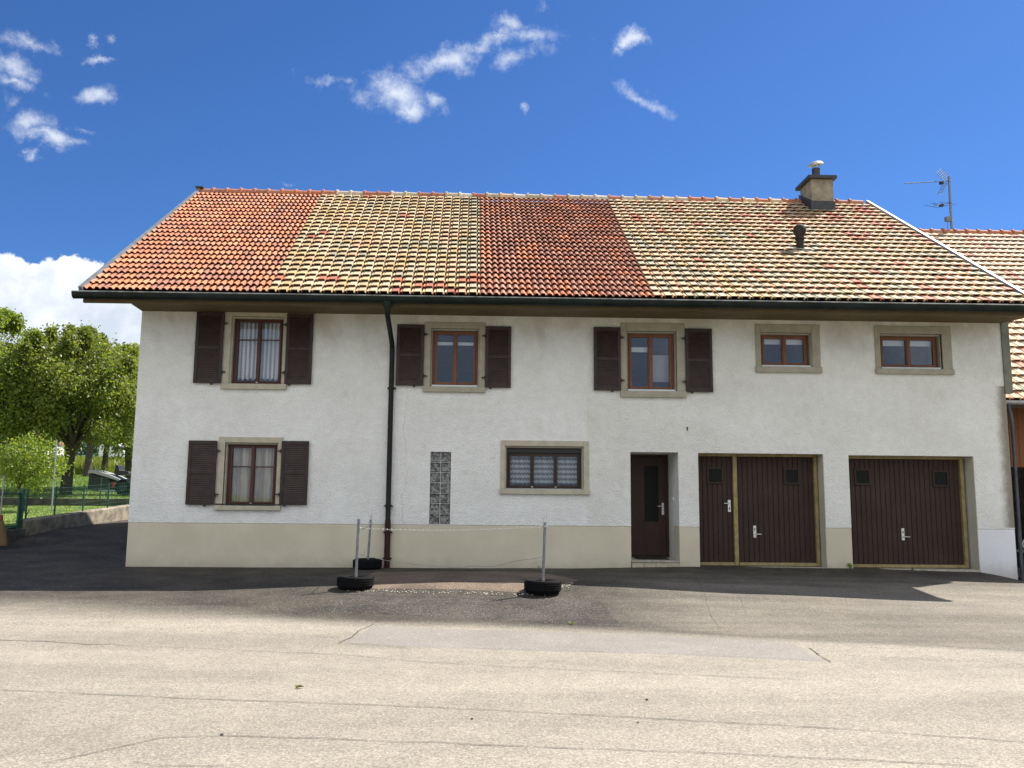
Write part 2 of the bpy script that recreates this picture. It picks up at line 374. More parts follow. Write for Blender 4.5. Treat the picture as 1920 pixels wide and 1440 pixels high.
def asphalt(name, dark, light, speck, to_road=False, streak=False):
    m, b = material(name)
    mp = b.n('ShaderNodeMapping', {'Vector': b.pos}); mp.inputs['Rotation'].default_value = (0, 0, R(11)); mp.inputs['Scale'].default_value = (.13, 1.0, 1.0)
    long_ = b.noise(mp.outputs[0], .95, 5, .6); mid = b.noise(b.pos, 2.6, 6, .65)
    def tone(d, l, st):
        big = long_ if st else b.noise(b.pos, 1.1, 5, .6)
        f = b.m('ADD', b.m('MULTIPLY', big, .65), b.m('MULTIPLY', mid, .35)); return b.mix(b.ramp(f, .33, .69), d, l)
    col = tone(dark, light, streak)
    if to_road:
        at = b.n('ShaderNodeAttribute', attribute_name='wear').outputs['Fac']
        wob = b.m('MULTIPLY_ADD', b.m('SUBTRACT', b.noise(mp.outputs[0], 2.0, 6, .65), .5), .55, at)
        edge = b.m('MULTIPLY', b.ramp(wob, .02, .98), b.m('MINIMUM', 1.0, b.m('MULTIPLY', b.m('ADD', at, .0), 8.0)))
        edge = b.m('MAXIMUM', edge, b.ramp(at, .9, 1.0))
        col = b.mix(edge, col, tone(*ROAD_TONES, True))
    fine = b.noise(b.pos, 95, 3, .7); sp = b.noise(b.pos, 210, 2, .6)
    vo = b.n('ShaderNodeTexVoronoi', {'Vector': b.pos, 'Scale': 85.0})
    vr = b.n('ShaderNodeSeparateColor', {0: vo.outputs['Color']}).outputs[0]
    g = b.m('ADD', b.m('MULTIPLY', fine, .6), b.m('MULTIPLY', vr, .4))
    col = b.mix(speck, col, b.mix(b.ramp(g, .32, .68), (.28, .27, .26), (1.6, 1.58, 1.54)), 'MULTIPLY')
    col = b.mix(b.m('MULTIPLY', b.ramp(vr, .965, .985), .28), col, (.55, .51, .44))
    setin(b, 'Base Color', col); setin(b, 'Roughness', .92); b.bs.inputs['Specular IOR Level'].default_value = .2
    bump(b, b.m('ADD', g, b.m('MULTIPLY', sp, .4)), .55, .006)
    return m
ROAD_TONES = ((.205, .183, .152), (.295, .265, .217))
ROADC = (.36, .325, .265)
MAT['road'] = asphalt('worn_pale_road', *ROAD_TONES, .38, streak=True)
MAT['apron'] = asphalt('dark_yard_asphalt', (.036, .032, .027), (.080, .069, .055), .42, to_road=True)
MAT['patch'] = asphalt('smooth_road_patch', (.195, .177, .158), (.235, .214, .192), .2)
MAT['slab'] = asphalt('brown_broken_concrete', (.10, .075, .058), (.19, .145, .11), .5)
MAT['slab_dark'] = asphalt('dark_asphalt_strip', (.035, .032, .030), (.085, .074, .064), .8)
MAT['crack'] = simple('crack_filling', (.05, .045, .038), .95, .5, 20)
MAT['grit'] = simple('pale_grit', (.45, .41, .34), .95, .3, 60)

# ------------------------------------------------------------------ ground height
GX = [-60, -20, -11.2, -7, -4.6, -2.2, -.5, .8, 1.55, 4, 7.1, 9.8, 10.55, 14, 60]
GY = [-90, -8, -6.5, -5.5, -4.4, -3.65, -2, 0, 3.3, 4.3, 6, 10, 16]
GH = [
 [-.2, -.2, -.2, -.17, -.11, -.06, 0, .06, .19, .38, .5, .61, .8],
 [-.2, -.2, -.2, -.17, -.11, -.06, 0, .06, .19, .38, .5, .61, .8],
 [-.2, -.2, -.2, -.16, -.09, -.05, 0, .06, .19, .38, .5, .61, .8],
 [-.2, -.2, -.19, -.14, -.08, -.045, 0, .02, .10, .15, .22, .40, .6],
 [-.2, -.2, -.18, -.13, -.06, -.035, 0, .02, .05, .05, .05, .05, .05],
 [-.2, -.2, -.19, -.13, -.01, .05, .07, .03, .05, .05, .05, .05, .05],
 [-.2, -.2, -.19, -.15, -.02, .11, .11, .03, .05, .05, .05, .05, .05],
 [-.2, -.2, -.19, -.15, -.03, .10, .10, .04, .05, .05, .05, .05, .05],
 [-.2, -.2, -.19, -.16, -.05, .07, .08, .04, .05, .05, .05, .05, .05],
 [-.21, -.21, -.20, -.17, -.10, -.03, .05, .09, .05, .05, .05, .05, .05],
 [-.22, -.22, -.21, -.19, -.155, -.125, -.02, .08, .05, .05, .05, .05, .05],
 [-.25, -.25, -.25, -.23, -.20, -.18, -.07, .02, .02, .02, .02, .02, .02],
 [-.27, -.27, -.27, -.26, -.24, -.23, -.19, -.15, -.12, -.1, -.1, -.1, -.1],
 [-.32, -.32, -.32, -.31, -.3, -.3, -.28, -.25, -.2, -.2, -.2, -.2, -.2],
 [-.4]*13]
GH = np.array(GH)
def _sm(t): return t*t*(3-2*t)*.5 + t*.5
def H(x, y):
    i = min(max(int(np.searchsorted(GX, x))-1, 0), len(GX)-2); j = min(max(int(np.searchsorted(GY, y))-1, 0), len(GY)-2)
    a = _sm(min(max((x-GX[i])/(GX[i+1]-GX[i]), 0), 1)); b_ = _sm(min(max((y-GY[j])/(GY[j+1]-GY[j]), 0), 1))
    return float(GH[i, j]*(1-a)*(1-b_) + GH[i+1, j]*a*(1-b_) + GH[i, j+1]*(1-a)*b_ + GH[i+1, j+1]*a*b_)
def gnd(u, v):
    """point of the ground seen at photo position u, v"""
    d = ray(u, v); z = -.1
    for _ in range(30):
        p = CAM + d*((z-CAM[2])/d[2]); z = .5*z + .5*H(p[0], p[1])
    return p
def poly_interp(pts, x):
    xs = [p[0] for p in pts]; ys = [p[1] for p in pts]; return float(np.interp(x, xs, ys))
EDGE = [tuple(gnd(u, v)[:2]) for u, v in ((0, 1140), (330, 1152), (620, 1168), (900, 1174), (1300, 1190), (1600, 1205), (1920, 1222))]
EDGE = [(EDGE[0][0]-40, EDGE[0][1]+1.5)] + EDGE + [(EDGE[-1][0]+40, EDGE[-1][1]-8)]
def grid_sheet(name, xs, ylo, yhi, rows, off, mat, wear=None, dive=False):
    V = []; F = []; W = []
    for x in xs:
        a, b_ = ylo(x), yhi(x)
        for k in range(rows+1):
            y = a + (b_-a)*k/rows
            V.append((x, y, H(x, y)+(-.02 if dive and k == 0 else off))); W.append(wear(x, y) if wear else 0.0)
    n = rows+1
    for i in range(len(xs)-1):
        for k in range(rows): F.append((i*n+k, (i+1)*n+k, (i+1)*n+k+1, i*n+k+1))
    me = np_mesh(name, V, F)
    if wear:
        at = me.attributes.new('wear', 'FLOAT', 'POINT'); at.data.foreach_set('value', np.array(W, np.float32))
    for p in me.polygons: p.use_smooth = True
    return link(name, me, mat)
def lin(a, b_, n): return [a+(b_-a)*i/n for i in range(n+1)]
GRASSM = simple('grassy_ground', (.075, .13, .022), .95, .4, 1.3, bstr=.5, bscale=25, bdist=.03, tint=(.10, .16, .03))
far = MB().add([(-900, -900, -.75), (900, -900, -.75), (900, 900, -.75), (-900, 900, -.75)], [(0, 1, 2, 3)]).build('ground', GRASSM)
tag(far, kind='structure')
xs_r = lin(-60, -14, 12)[:-1] + lin(-14, 16, 90) + lin(16, 60, 10)[1:]
road = grid_sheet('road', xs_r, lambda x: -40.0, lambda x: poly_interp(EDGE, x)+.9, 240, 0.0, MAT['road']); tag(road, kind='structure')
def yard_wear(x, y):
    """0 = dark yard asphalt, 1 = the same pale surface as the road"""
    e = poly_interp(EDGE, x); left = max(0.0, min(1.0, (-x-2.2)/2.0)); right = max(0.0, min(1.0, (x-1.5)/2.5))
    w0, w1 = .35+.75*left, .30+.55*left
    base = max(0.0, min(1.0, ((e+w0)-y)/(w0+w1)))
    rt = max(0.0, min(1.0, (x-.9)/2.2))*(.47+.16*max(0.0, min(1.0, (x-5)/4)))*max(0.0, min(1.0, (-y-.3)/2.5))
    return max(base, rt)
xs_y = lin(-40, -14, 10)[:-1] + lin(-14, 14, 112) + lin(14, 40, 10)[1:]
yard = grid_sheet('yard', xs_y, lambda x: poly_interp(EDGE, x)-1.0, lambda x: .45, 70, .005, MAT['apron'], yard_wear, True); tag(yard, kind='structure')
alley = grid_sheet('alley', lin(-40, -14, 8)[:-1] + lin(-14, -6.7, 30), lambda x: .45, lambda x: 22.0, 60, .005, MAT['apron'], lambda x, y: 0.0); tag(alley, kind='structure')
barn_yard = grid_sheet('barn_yard', lin(10.3, 40, 30), lambda x: .45, lambda x: 1.3, 6, .005, MAT['apron'], lambda x, y: .3); tag(barn_yard, kind='structure')
# smooth repair in the road, the worn slab by the barrier and the dark strip in front of it
def poly_sheet(name, px, off, mat, n=14):
    """patch outlined by photo positions, laid on the ground"""
    pts = [gnd(u, v)[:2] for u, v in px]
    top, bot = pts[:len(pts)//2], pts[len(pts)//2:][::-1]
    def along(c, t):
        c = np.array(c); s = np.concatenate([[0], np.cumsum(np.linalg.norm(np.diff(c, axis=0), axis=1))]); s /= s[-1]
        return np.array([np.interp(t, s, c[:, 0]), np.interp(t, s, c[:, 1])])
    V = []; F = []; m = 60
    for i in range(m+1):
        a, b_ = along(top, i/m), along(bot, i/m)
        for k in range(n+1):
            p = a + (b_-a)*k/n
            if 0 < i < m and k in (0, n): p = p + np.array([0, .035*noise.noise(Vector((p[0]*4, p[1]*4, 3.0)))])
            V.append((p[0], p[1], H(p[0], p[1])+(off if 0 < i < m and 0 < k < n else -.004)))
    for i in range(m):
        for k in range(n): F.append((i*(n+1)+k, (i+1)*(n+1)+k, (i+1)*(n+1)+k+1, i*(n+1)+k+1))
    o = link(name, np_mesh(name, V, F), mat); tag(o, kind='structure'); return o
poly_sheet('road_patch', [(690, 1172), (860, 1178), (1100, 1186), (1300, 1194), (1500, 1206), (1555, 1242), (1250, 1228), (1000, 1222), (760, 1213), (637, 1206)], .0065, MAT['patch'])
poly_sheet('worn_slab', [(700, 1072), (850, 1072), (1000, 1072), (1090, 1088), (1045, 1112), (960, 1115), (800, 1110), (652, 1108)], .010, MAT['slab'])
poly_sheet('asphalt_strip', [(650, 1110), (800, 1113), (960, 1118), (1050, 1116), (1130, 1125), (1180, 1180), (960, 1168), (800, 1158), (680, 1152), (590, 1148)], .0095, MAT['slab_dark'])
# cracks and joints: thin ragged inlays, parts of the road
def crack(px, w, parent, off=.006, mat='crack', rag=.6):
    P = []
    for (u0, v0), (u1, v1) in zip(px[:-1], px[1:]):
        n = max(2, int(abs(u1-u0)/9 + abs(v1-v0)/5))
        for k in range(n): P.append(gnd(u0+(u1-u0)*k/n, v0+(v1-v0)*k/n))
    P.append(gnd(*px[-1])); V = []; F = []
    for i, p in enumerate(P):
        q = P[min(i+1, len(P)-1)] - P[max(i-1, 0)]; q = np.array([-q[1], q[0]]); q /= (np.linalg.norm(q)+1e-9)
        j = .022*noise.noise(Vector((p[0]*3.1, p[1]*3.1, 1.7))) + .008*noise.noise(Vector((p[0]*17, p[1]*17, 5.1)))
        ww = w*max(.1, 1+rag*1.6*noise.noise(Vector((p[0]*5, p[1]*5, 9.0))))
        for s in (-1, 1):
            x, y = p[0]+q[0]*(j+s*ww/2), p[1]+q[1]*(j+s*ww/2); V.append((x, y, H(x, y)+off))
    for i in range(len(P)-1): F.append((2*i, 2*i+1, 2*i+3, 2*i+2))
    return link('crack', np_mesh('crack', V, F), MAT[mat], parent)
crack([(0, 1200), (80, 1203), (165, 1209), (215, 1208)], .014, road)
crack([(215, 1210), (420, 1219), (640, 1228), (760, 1239), (900, 1248), (1200, 1262), (1500, 1275)], .006, road)
crack([(0, 1295), (200, 1303), (420, 1313), (640, 1320), (850, 1329), (1000, 1337), (1250, 1349), (1560, 1366), (1920, 1392)], .0075, road)
crack([(80, 1432), (180, 1412), (300, 1385), (420, 1380), (640, 1387), (800, 1393), (1000, 1401), (1200, 1408), (1500, 1420), (1830, 1437)], .007, road)
crack([(700, 1172), (672, 1184), (660, 1196), (637, 1206)], .013, road, .009)
crack([(1519, 1216), (1536, 1230), (1558, 1242)], .012, road, .009)
crack([(637, 1206), (760, 1214)], .008, road, .009)
crack([(250, 1430), (300, 1436), (420, 1438)], .006, road)
crack([(1300, 1187), (1450, 1197), (1600, 1204), (1780, 1213), (1920, 1221)], .010, road)
crack([(1295, 1068), (1320, 1112), (1335, 1160), (1350, 1180)], .006, yard, .007)
crack([(1370, 1098), (1385, 1118), (1400, 1150)], .006, yard, .007)
crack([(1060, 1110), (1100, 1098), (1160, 1090)], .03, yard, .011)
crack([(620, 1160), (634, 1128), (655, 1108)], .02, yard, .011)
gm = MB()
for k_ in range(260):
    t_ = random.random(); u_ = 650 + 350*t_; v_ = 1108.5 + 7.5*t_ + random.gauss(0, 1.6)
    if random.random() < .25: u_ = random.uniform(1020, 1075); v_ = 1117 - (u_-1020)*.42 + random.gauss(0, 3)
    p_ = gnd(u_, v_); r_ = random.uniform(.004, .014); n_ = 5; a_ = random.uniform(0, 6)
    ring = [(p_[0]+r_*math.cos(a_+2*math.pi*q/n_)*random.uniform(.7, 1.3), p_[1]+r_*math.sin(a_+2*math.pi*q/n_)*random.uniform(.7, 1.3), p_[2]+.012) for q in range(n_)]
    gm.add(ring + [(p_[0], p_[1], p_[2]+.012+r_*.8)], [(q, (q+1) % n_, n_) for q in range(n_)])
o = gm.build('grit', MAT['grit'], yard); o['kind'] = 'stuff'
crack([(0, 1083), (60, 1076), (150, 1082), (230, 1100)], .012, yard, .009)

# ------------------------------------------------------------------ the house
house = empty('farmhouse', (0, 0, 0))
tag(house, 'long white rendered farmhouse with brown shutters, two garage doors and patchwork tiled roof', 'house')
XL, XR, ZT, ZP = -7.0, 10.52, 5.55, .87
BACK = 11.3
WINS = [  # opening x0,x1,z0,z1 ; surround x0,x1,ztop ; sill z0
  dict(k='A', o=(-5.20, -4.15, 3.61, 4.98), s=(-5.33, -4.06, 5.09), sill=3.50, cream=True),
  dict(k='B', o=(-5.20, -4.16, 1.21, 2.44), s=(-5.33, -4.07, 2.55), sill=1.12, cream=True),
  dict(k='C', o=(-1.20, -0.22, 3.60, 4.79), s=(-1.33, -0.10, 4.92), sill=3.49, cream=False),
  dict(k='D', o=(2.76, 3.78, 3.56, 4.79), s=(2.64, 3.95, 4.96), sill=3.43, cream=False),
  dict(k='E', o=(5.50, 6.56, 4.09, 4.80), s=(5.40, 6.73, 4.97), sill=3.97, cream=False),
  dict(k='F', o=(7.97, 9.25, 4.08, 4.81), s=(7.86, 9.45, 4.97), sill=3.97, cream=False),
  dict(k='G', o=(0.32, 1.88, 1.58, 2.43), s=(0.23, 1.99, 2.54), sill=1.48, cream=True)]
BLK = (-1.16, -.75, .88, 2.30)
DOORS = [(2.82, 3.78, -.5, 2.335), (4.18, 6.71, -.5, 2.33), (7.22, 9.77, -.5, 2.315)]
def cells(x0, x1, z0, z1, holes):
    xs = sorted({x0, x1, *[h[0] for h in holes], *[h[1] for h in holes]}); zs = sorted({z0, z1, *[h[2] for h in holes], *[h[3] for h in holes]})
    xs = [x for x in xs if x0 <= x <= x1]; zs = [z for z in zs if z0 <= z <= z1]
    for a, b_ in zip(xs[:-1], xs[1:]):
        for c, d in zip(zs[:-1], zs[1:]):
            mx, mz = (a+b_)/2, (c+d)/2
            if not any(h[0] < mx < h[1] and h[2] < mz < h[3] for h in holes): yield a, b_, c, d
def pierced(x0, x1, z0, z1, holes, yf, yb):
    m = MB(); hs = [(max(h[0], x0), min(h[1], x1), max(h[2], z0), min(h[3], z1)) for h in holes if h[2] < z1 and h[3] > z0 and h[0] < x1 and h[1] > x0]
    for a, b_, c, d in cells(x0, x1, z0, z1, hs):
        m.add([(a, yf, c), (b_, yf, c), (b_, yf, d), (a, yf, d)], [(0, 1, 2, 3)])
        m.add([(a, yb, c), (b_, yb, c), (b_, yb, d), (a, yb, d)], [(3, 2, 1, 0)])
    for a, b_, c, d in hs:
        if a > x0: m.add([(a, yf, c), (a, yb, c), (a, yb, d), (a, yf, d)], [(0, 1, 2, 3)])
        if b_ < x1: m.add([(b_, yf, c), (b_, yb, c), (b_, yb, d), (b_, yf, d)], [(3, 2, 1, 0)])
        if d < z1: m.add([(a, yf, d), (b_, yf, d), (b_, yb, d), (a, yb, d)], [(3, 2, 1, 0)])
        if c > z0: m.add([(a, yf, c), (b_, yf, c), (b_, yb, c), (a, yb, c)], [(0, 1, 2, 3)])
    return m
def raw_build(m, name, mat, parent):            # keep windings as written
    me = bpy.data.meshes.new(name); me.from_pydata(m.v, [], m.f); return link(name, me, mat, parent)
holes = [w_['o'] for w_ in WINS] + [BLK] + DOORS
raw_build(pierced(XL, XR, ZP, ZT, holes, 0.0, .5), 'wall', MAT['render'], house)
for pa, pb in ((XL+.004, 2.82), (3.78, 4.18), (6.71, 7.22)):
    MB().box(pa, pb, .006, .5, -.5, ZP-.004).build('plinth', MAT['plinth'], house)
MB().box(9.77, XR-.002, .006, .5, -.6, ZP-.004).build('plinth', MAT['plinth_white'], house)['label'] = 'white painted length of plinth by the right corner'
# other outside walls, gables following the roof slope
EY, EZ, RY, RZ = -1.0, 5.23, 5.15, 9.39
SL = (RZ-EZ)/(RY-EY)
def roof_under(y): return EZ + SL*((y if y < RY else 2*RY-y)-EY) - .22
for xa, xb in ((XL, XL+.4), (XR-.4, XR)):
    poly = [(.5, -.6), (BACK-.9, -.6), (BACK-.9, roof_under(BACK-.9)), (RY, roof_under(RY)), (.5, roof_under(.5))]
    MB().prism(poly, 'x', xa, xb).build('gable_wall', MAT['render'], house)
MB().box(XL+.4, XR-.4, BACK-1.3, BACK-.9, -.6, 5.6).build('back_wall', MAT['render'], house)
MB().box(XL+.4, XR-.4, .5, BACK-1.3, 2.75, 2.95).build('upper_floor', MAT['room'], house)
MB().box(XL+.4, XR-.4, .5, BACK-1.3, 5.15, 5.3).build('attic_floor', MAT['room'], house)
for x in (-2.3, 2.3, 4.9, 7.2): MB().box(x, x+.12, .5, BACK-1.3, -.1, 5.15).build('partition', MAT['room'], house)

# windows
def bars(m, x0, x1, z0, z1, wd, y0, y1):
    m.box(x0, x0+wd, y0, y1, z0, z1); m.box(x1-wd, x1, y0, y1, z0, z1)
    m.box(x0+wd, x1-wd, y0, y1, z1-wd, z1); m.box(x0+wd, x1-wd, y0, y1, z0, z0+wd)
def curtain(parent, x0, x1, z0, z1, y, mat, waves=8, amp=.02, scallop=0.0, name='curtain'):
    n = 60; V = []; F = []
    for i in range(n+1):
        t = i/n; x = x0+(x1-x0)*t; yy = y + amp*math.sin(t*waves*2*math.pi)
        zb = z0 + (scallop*abs(math.sin(t*waves*math.pi)) if scallop else 0)
        for k in range(5): V.append((x, yy + .006*k*math.sin(i*.9+k), zb+(z1-zb)*k/4))
    for i in range(n):
        for k in range(4): F.append((i*5+k, (i+1)*5+k, (i+1)*5+k+1, i*5+k+1))
    me = np_mesh(name, V, F)
    for p in me.polygons: p.use_smooth = True
    return link(name, me, MAT[mat], parent)
for W in WINS:
    x0, x1, z0, z1 = W['o']; sx0, sx1, sz = W['s']; k = W['k']; st = MAT['stone_cream' if W['cream'] else 'stone']
    win = empty('window', ((x0+x1)/2, 0, z0)); win.parent = house
    def add(m, name, mat, bevel=0.0, smooth=False):
        m.v = [(a-(x0+x1)/2, b_, c-z0) for a, b_, c in m.v]; return m.build(name, mat, win, smooth, bevel)
    pr = -.022
    m = MB(); m.box(sx0, x0, pr, .13, z0, sz); m.box(x1, sx1, pr, .13, z0, sz); m.box(x0, x1, pr, .13, z1, sz)
    add(m, 'surround', st, .006)
    m = MB(); wd = .045
    m.box(x0, x0+wd*.6, .035, .13, z0, z1-.03); m.box(x1-wd*.6, x1, .035, .13, z0, z1-.03); m.box(x0, x1, .035, .13, z1-.03, z1); add(m, 'rebate', st, .004)
    m = MB(); m.box(sx0-.012, sx1+.012, -.065, .13, W['sill'], z0); add(m, 'sill', st, .008)
    fm = {'A': 'frame_dark', 'B': 'frame_dark', 'G': 'frame_brown'}.get(k, 'frame')
    fx0, fx1 = x0+.025, x1-.025; fz0, fz1 = z0+.012, z1-.03
    yf = .135
    if k in 'CDEF':
        add(MB().box(x0+.03, x1-.03, .02, .13, z0, z0+.042), 'sill_strip', MAT['white_metal']); fz0 = z0+.035
    if k == 'G':
        add(MB().box(fx0, fx1, .10, .2, fz1-.10, fz1), 'roller_shutter_box', MAT['black'], .004); fz1 -= .10
        add(MB().box(x0+.03, x1-.03, .07, .13, z0, z0+.015), 'sill_strip', MAT['galv'])
    m = MB(); fw = .05; bars(m, fx0, fx1, fz0, fz1, fw, yf, yf+.07); add(m, 'frame', MAT[fm], .005)
    nl = 3 if k == 'G' else 2
    lw = (fx1-fx0-2*fw)/nl
    for i in range(nl):
        a = fx0+fw+lw*i; b_ = a+lw
        m = MB(); sw = .045 if k in 'CDEF' else .035; bars(m, a+.002, b_-.002, fz0+fw*.6, fz1-fw*.6, sw, yf-.014, yf+.05)
        if k in 'AB':
            zb = fz1 - (fz1-fz0)*(.32 if k == 'A' else .37); m.box(a+sw, b_-sw, yf-.008, yf+.03, zb-.012, zb+.012)
        add(m, 'sash', MAT[fm], .004)
        add(MB().box(a+sw, b_-sw, yf+.018, yf+.024, fz0+fw*.6+sw, fz1-fw*.6-sw), 'pane', MAT['glass' if k in 'CDEF' else 'glass_old'])
    if k in 'CDEFAB':
        xm = (fx0+fx1)/2; add(MB().box(xm-.028, xm+.028, yf-.03, yf-.014, fz0+.012, fz1-.012), 'centre_bead', MAT[fm], .004)
    if k in 'AB' or k == 'G':
        for i in range(nl-1):
            xm = fx0+fw+lw*(i+1); add(MB().box(xm-.018, xm+.018, yf-.045, yf-.03, fz0+.025, fz0+.04), 'catch', MAT['steel'])
    def cur(*a, **q):
        o = curtain(win, *a, **q); o.location = (-(x0+x1)/2, 0, -z0); return o
    if k == 'A':
        for i in range(nl): cur(fx0+fw+lw*i+.02, fx0+fw+lw*(i+1)-.02, z0+.10, z1-.03, .26, 'lace_stripe', waves=4, amp=.012, scallop=.05)
    elif k == 'B':
        for i in range(nl): cur(fx0+lw*i+.01, fx0+lw*(i+1)+.06, z0+.02, z1, .27, 'beige_curtain', waves=5, amp=.022)
    elif k == 'G':
        for i in range(nl): cur(fx0+fw+lw*i+.01, fx0+fw+lw*(i+1)-.01, z0+.09, z1-.08, .26, 'lace_tier', waves=5, amp=.010, scallop=.04)
    elif k == 'C':
        add(MB().box(x0+.05, x1-.05, .25, .262, 4.49, 4.555), 'blind_or_reflection', MAT['blind_or_reflection'])
    elif k == 'D':
        add(MB().box(x0+.05, 3.24, .25, .262, 4.40, 4.50), 'blind_or_reflection', MAT['blind_or_reflection'])
        add(MB().box(3.30, x1-.05, .35, .362, 3.80, 4.36), 'blind_or_reflection', MAT['reflection_panel'])  # grey panel put behind the glass to imitate cloud reflected in this pane
    else:
        add(MB().box(x0+.03, x1-.03, .25, .262, 4.60, 4.80), 'blind_or_reflection', MAT['blind_or_reflection'])

# louvred shutters, folded back against the wall
def shutter(x0, x1, z0, z1, hinge_right):
    s = empty('shutter', (x0, -.03, z0)); s.parent = house
    W_, H_ = x1-x0, z1-z0; fr = .062
    m = MB(); m.box(0, fr, -.035, .0, 0, H_); m.box(W_-fr, W_, -.035, 0, 0, H_)
    for za, zb in ((0, .085), (H_*.5-.03, H_*.5+.03), (H_-.075, H_)): m.box(fr, W_-fr, -.034, -.001, za, zb)
    m.build('frame', MAT['shutter'], s, bevel=.004)
    sl_ = MB()
    for za, zb in ((.085, H_*.5-.03), (H_*.5+.03, H_-.075)):
        n = int((zb-za)/.036); st = (zb-za)/n
        for i in range(n):
            z = za+st*i
            sl_.add([(fr, -.028, z+.002), (W_-fr, -.028, z+.002), (W_-fr, -.017, z+st*1.05), (fr, -.017, z+st*1.05), (fr, -.022, z-.003), (W_-fr, -.022, z-.003), (W_-fr, -.001, z+st), (fr, -.001, z+st)],
                    [(0, 1, 2, 3), (7, 6, 5, 4), (0, 4, 5, 1), (3, 2, 6, 7), (0, 3, 7, 4), (1, 5, 6, 2)])
    o = sl_.build('slats', MAT['shutter'], s); o['kind'] = 'stuff'
    hx = W_ if hinge_right else 0; sg = 1 if hinge_right else -1
    for hz in (H_*.16, H_*.84):
        m = MB(); m.tube([(hx+sg*.012, -.03, hz-.035), (hx+sg*.012, -.03, hz+.035)], .011, 8); m.box(min(hx, hx+sg*.075), max(hx, hx+sg*.075), -.032, -.022, hz-.014, hz+.014)
        m.build('hinge', MAT['iron'], s)
    cx = W_*.68 if hinge_right else W_*.2
    m = MB(); m.tube([(cx, .03, -.015), (cx, -.05, -.015), (cx, -.055, .02)], .006, 6); m.box(cx-.025, cx+.025, -.058, -.046, -.035, -.002)
    m.build('holdback', MAT['iron'], s)
    return s
for a, b_, c, d, h in ((-5.89, -5.34, 3.61, 5.05, True), (-4.09, -3.56, 3.61, 5.04, False), (-5.90, -5.345, 1.22, 2.47, True), (-4.085, -3.55, 1.23, 2.48, False),
                       (-1.88, -1.335, 3.61, 4.855, True), (-.095, .42, 3.59, 4.84, False), (2.09, 2.635, 3.56, 4.855, True), (3.955, 4.50, 3.55, 4.85, False)):
    shutter(a, b_, c, d, h)
MB().box(-5.36, -4.05, -.05, -.036, 1.225, 1.245).build('iron_bar', MAT['iron'], house)

# glass block light
gb = empty('glass_block_panel', (-.955, 0, .88)); gb.parent = house
MB().box(-.205, .205, .03, .10, 0, 1.42).build('grout', MAT['grout'], gb)
bmesh_block = MB()
bw, bh = .187, 1.42/7-.016
bmesh_block.add([(0, 0, 0), (bw, 0, 0), (bw, 0, bh), (0, 0, bh), (.012, -.016, .012), (bw-.012, -.016, .012), (bw-.012, -.016, bh-.012), (.012, -.016, bh-.012), (.03, -.008, .03), (bw-.03, -.008, .03), (bw-.03, -.008, bh-.03), (.03, -.008, bh-.03), (0, .03, 0), (bw, .03, 0), (bw, .03, bh), (0, .03, bh)],
    [(0, 1, 5, 4), (1, 2, 6, 5), (2, 3, 7, 6), (3, 0, 4, 7), (4, 5, 9, 8), (5, 6, 10, 9), (6, 7, 11, 10), (7, 4, 8, 11), (8, 9, 10, 11), (0, 12, 13, 1), (1, 13, 14, 2), (2, 14, 15, 3), (3, 15, 12, 0)])
bme = bmesh_block.mesh('glass_block'); bme.materials.append(MAT['block'])
for i in range(2):
    for j in range(7):
        o = bpy.data.objects.new('glass_block', bme); C.objects.link(o); o.parent = gb; o.location = (-.197 + i*.207, .022, .008 + j*1.42/7)

# entrance
MB().box(2.70, 2.82, .5, 1.12, -.3, 2.335).build('entrance_side', MAT['render'], house)
MB().box(3.78, 3.90, .5, 1.12, -.3, 2.335).build('entrance_side', MAT['render'], house)
MB().box(2.70, 3.90, .5, 1.12, 2.335, 2.45).build('entrance_ceiling', MAT['render'], house)
fd = empty('front_door', (3.3, 1.0, .2)); fd.parent = house
m = MB(); bars(m, 2.82-3.3, 3.78-3.3, -.02, 2.135, .05, -.03, .06); m.build('door_frame', MAT['door'], fd, bevel=.005)
m = MB(); dx0, dx1 = -.428, .428; gx0, gx1, gz0, gz1 = -.03, .265, .74, 1.90
m.box(dx0, gx0, -.02, .03, .04, 2.08); m.box(gx1, dx1, -.02, .03, .04, 2.08); m.box(gx0, gx1, -.02, .03, .04, gz0); m.box(gx0, gx1, -.02, .03, gz1, 2.08)
m.build('leaf', MAT['door'], fd, bevel=.003)
MAT['door_glass'] = simple('dark_patterned_glass', (.010, .012, .011), .35, .4, 40, bstr=.3, bscale=60, spec=.10)
MB().box(gx0, gx1, .0, .012, gz0, gz1).build('glass_panel', MAT['door_glass'], fd)
hd = empty('handle', (.355, -.02, 1.0)); hd.parent = fd
MB().box(-.024, .024, -.012, 0, -.12, .13).build('backplate', MAT['steel'], hd, bevel=.003)
MB().tube([(0, -.01, .06), (0, -.055, .06), (-.12, -.06, .055)], .011, 8).build('lever', MAT['steel'], hd, True)
step = empty('doorstep', (3.3, 0, .04)); step.parent = house
MB().box(-.475, .475, -.03, 1.1, .13, .165).build('tread', MAT['concrete'], step, bevel=.006)
MB().box(-.475, .475, .0, 1.1, -.3, .13).build('riser', MAT['crack'], step)
for i in range(4): MB().box(-.47+.2375*i+.004, -.47+.2375*(i+1)-.004, -.016, .0, -.05, .124).build('tile', MAT['steptile'], step, bevel=.003)
tag(MB().box(3.0, 3.62, .25, .75, .206, .224).build('door_mat', MAT['black'], None, bevel=.004), 'thin black doormat lying on the step before the front door', 'doormat')
MB().box(3.755, 3.785, .45, .50, 1.38, 1.45).build('bell_push', MAT['white_metal'], house)
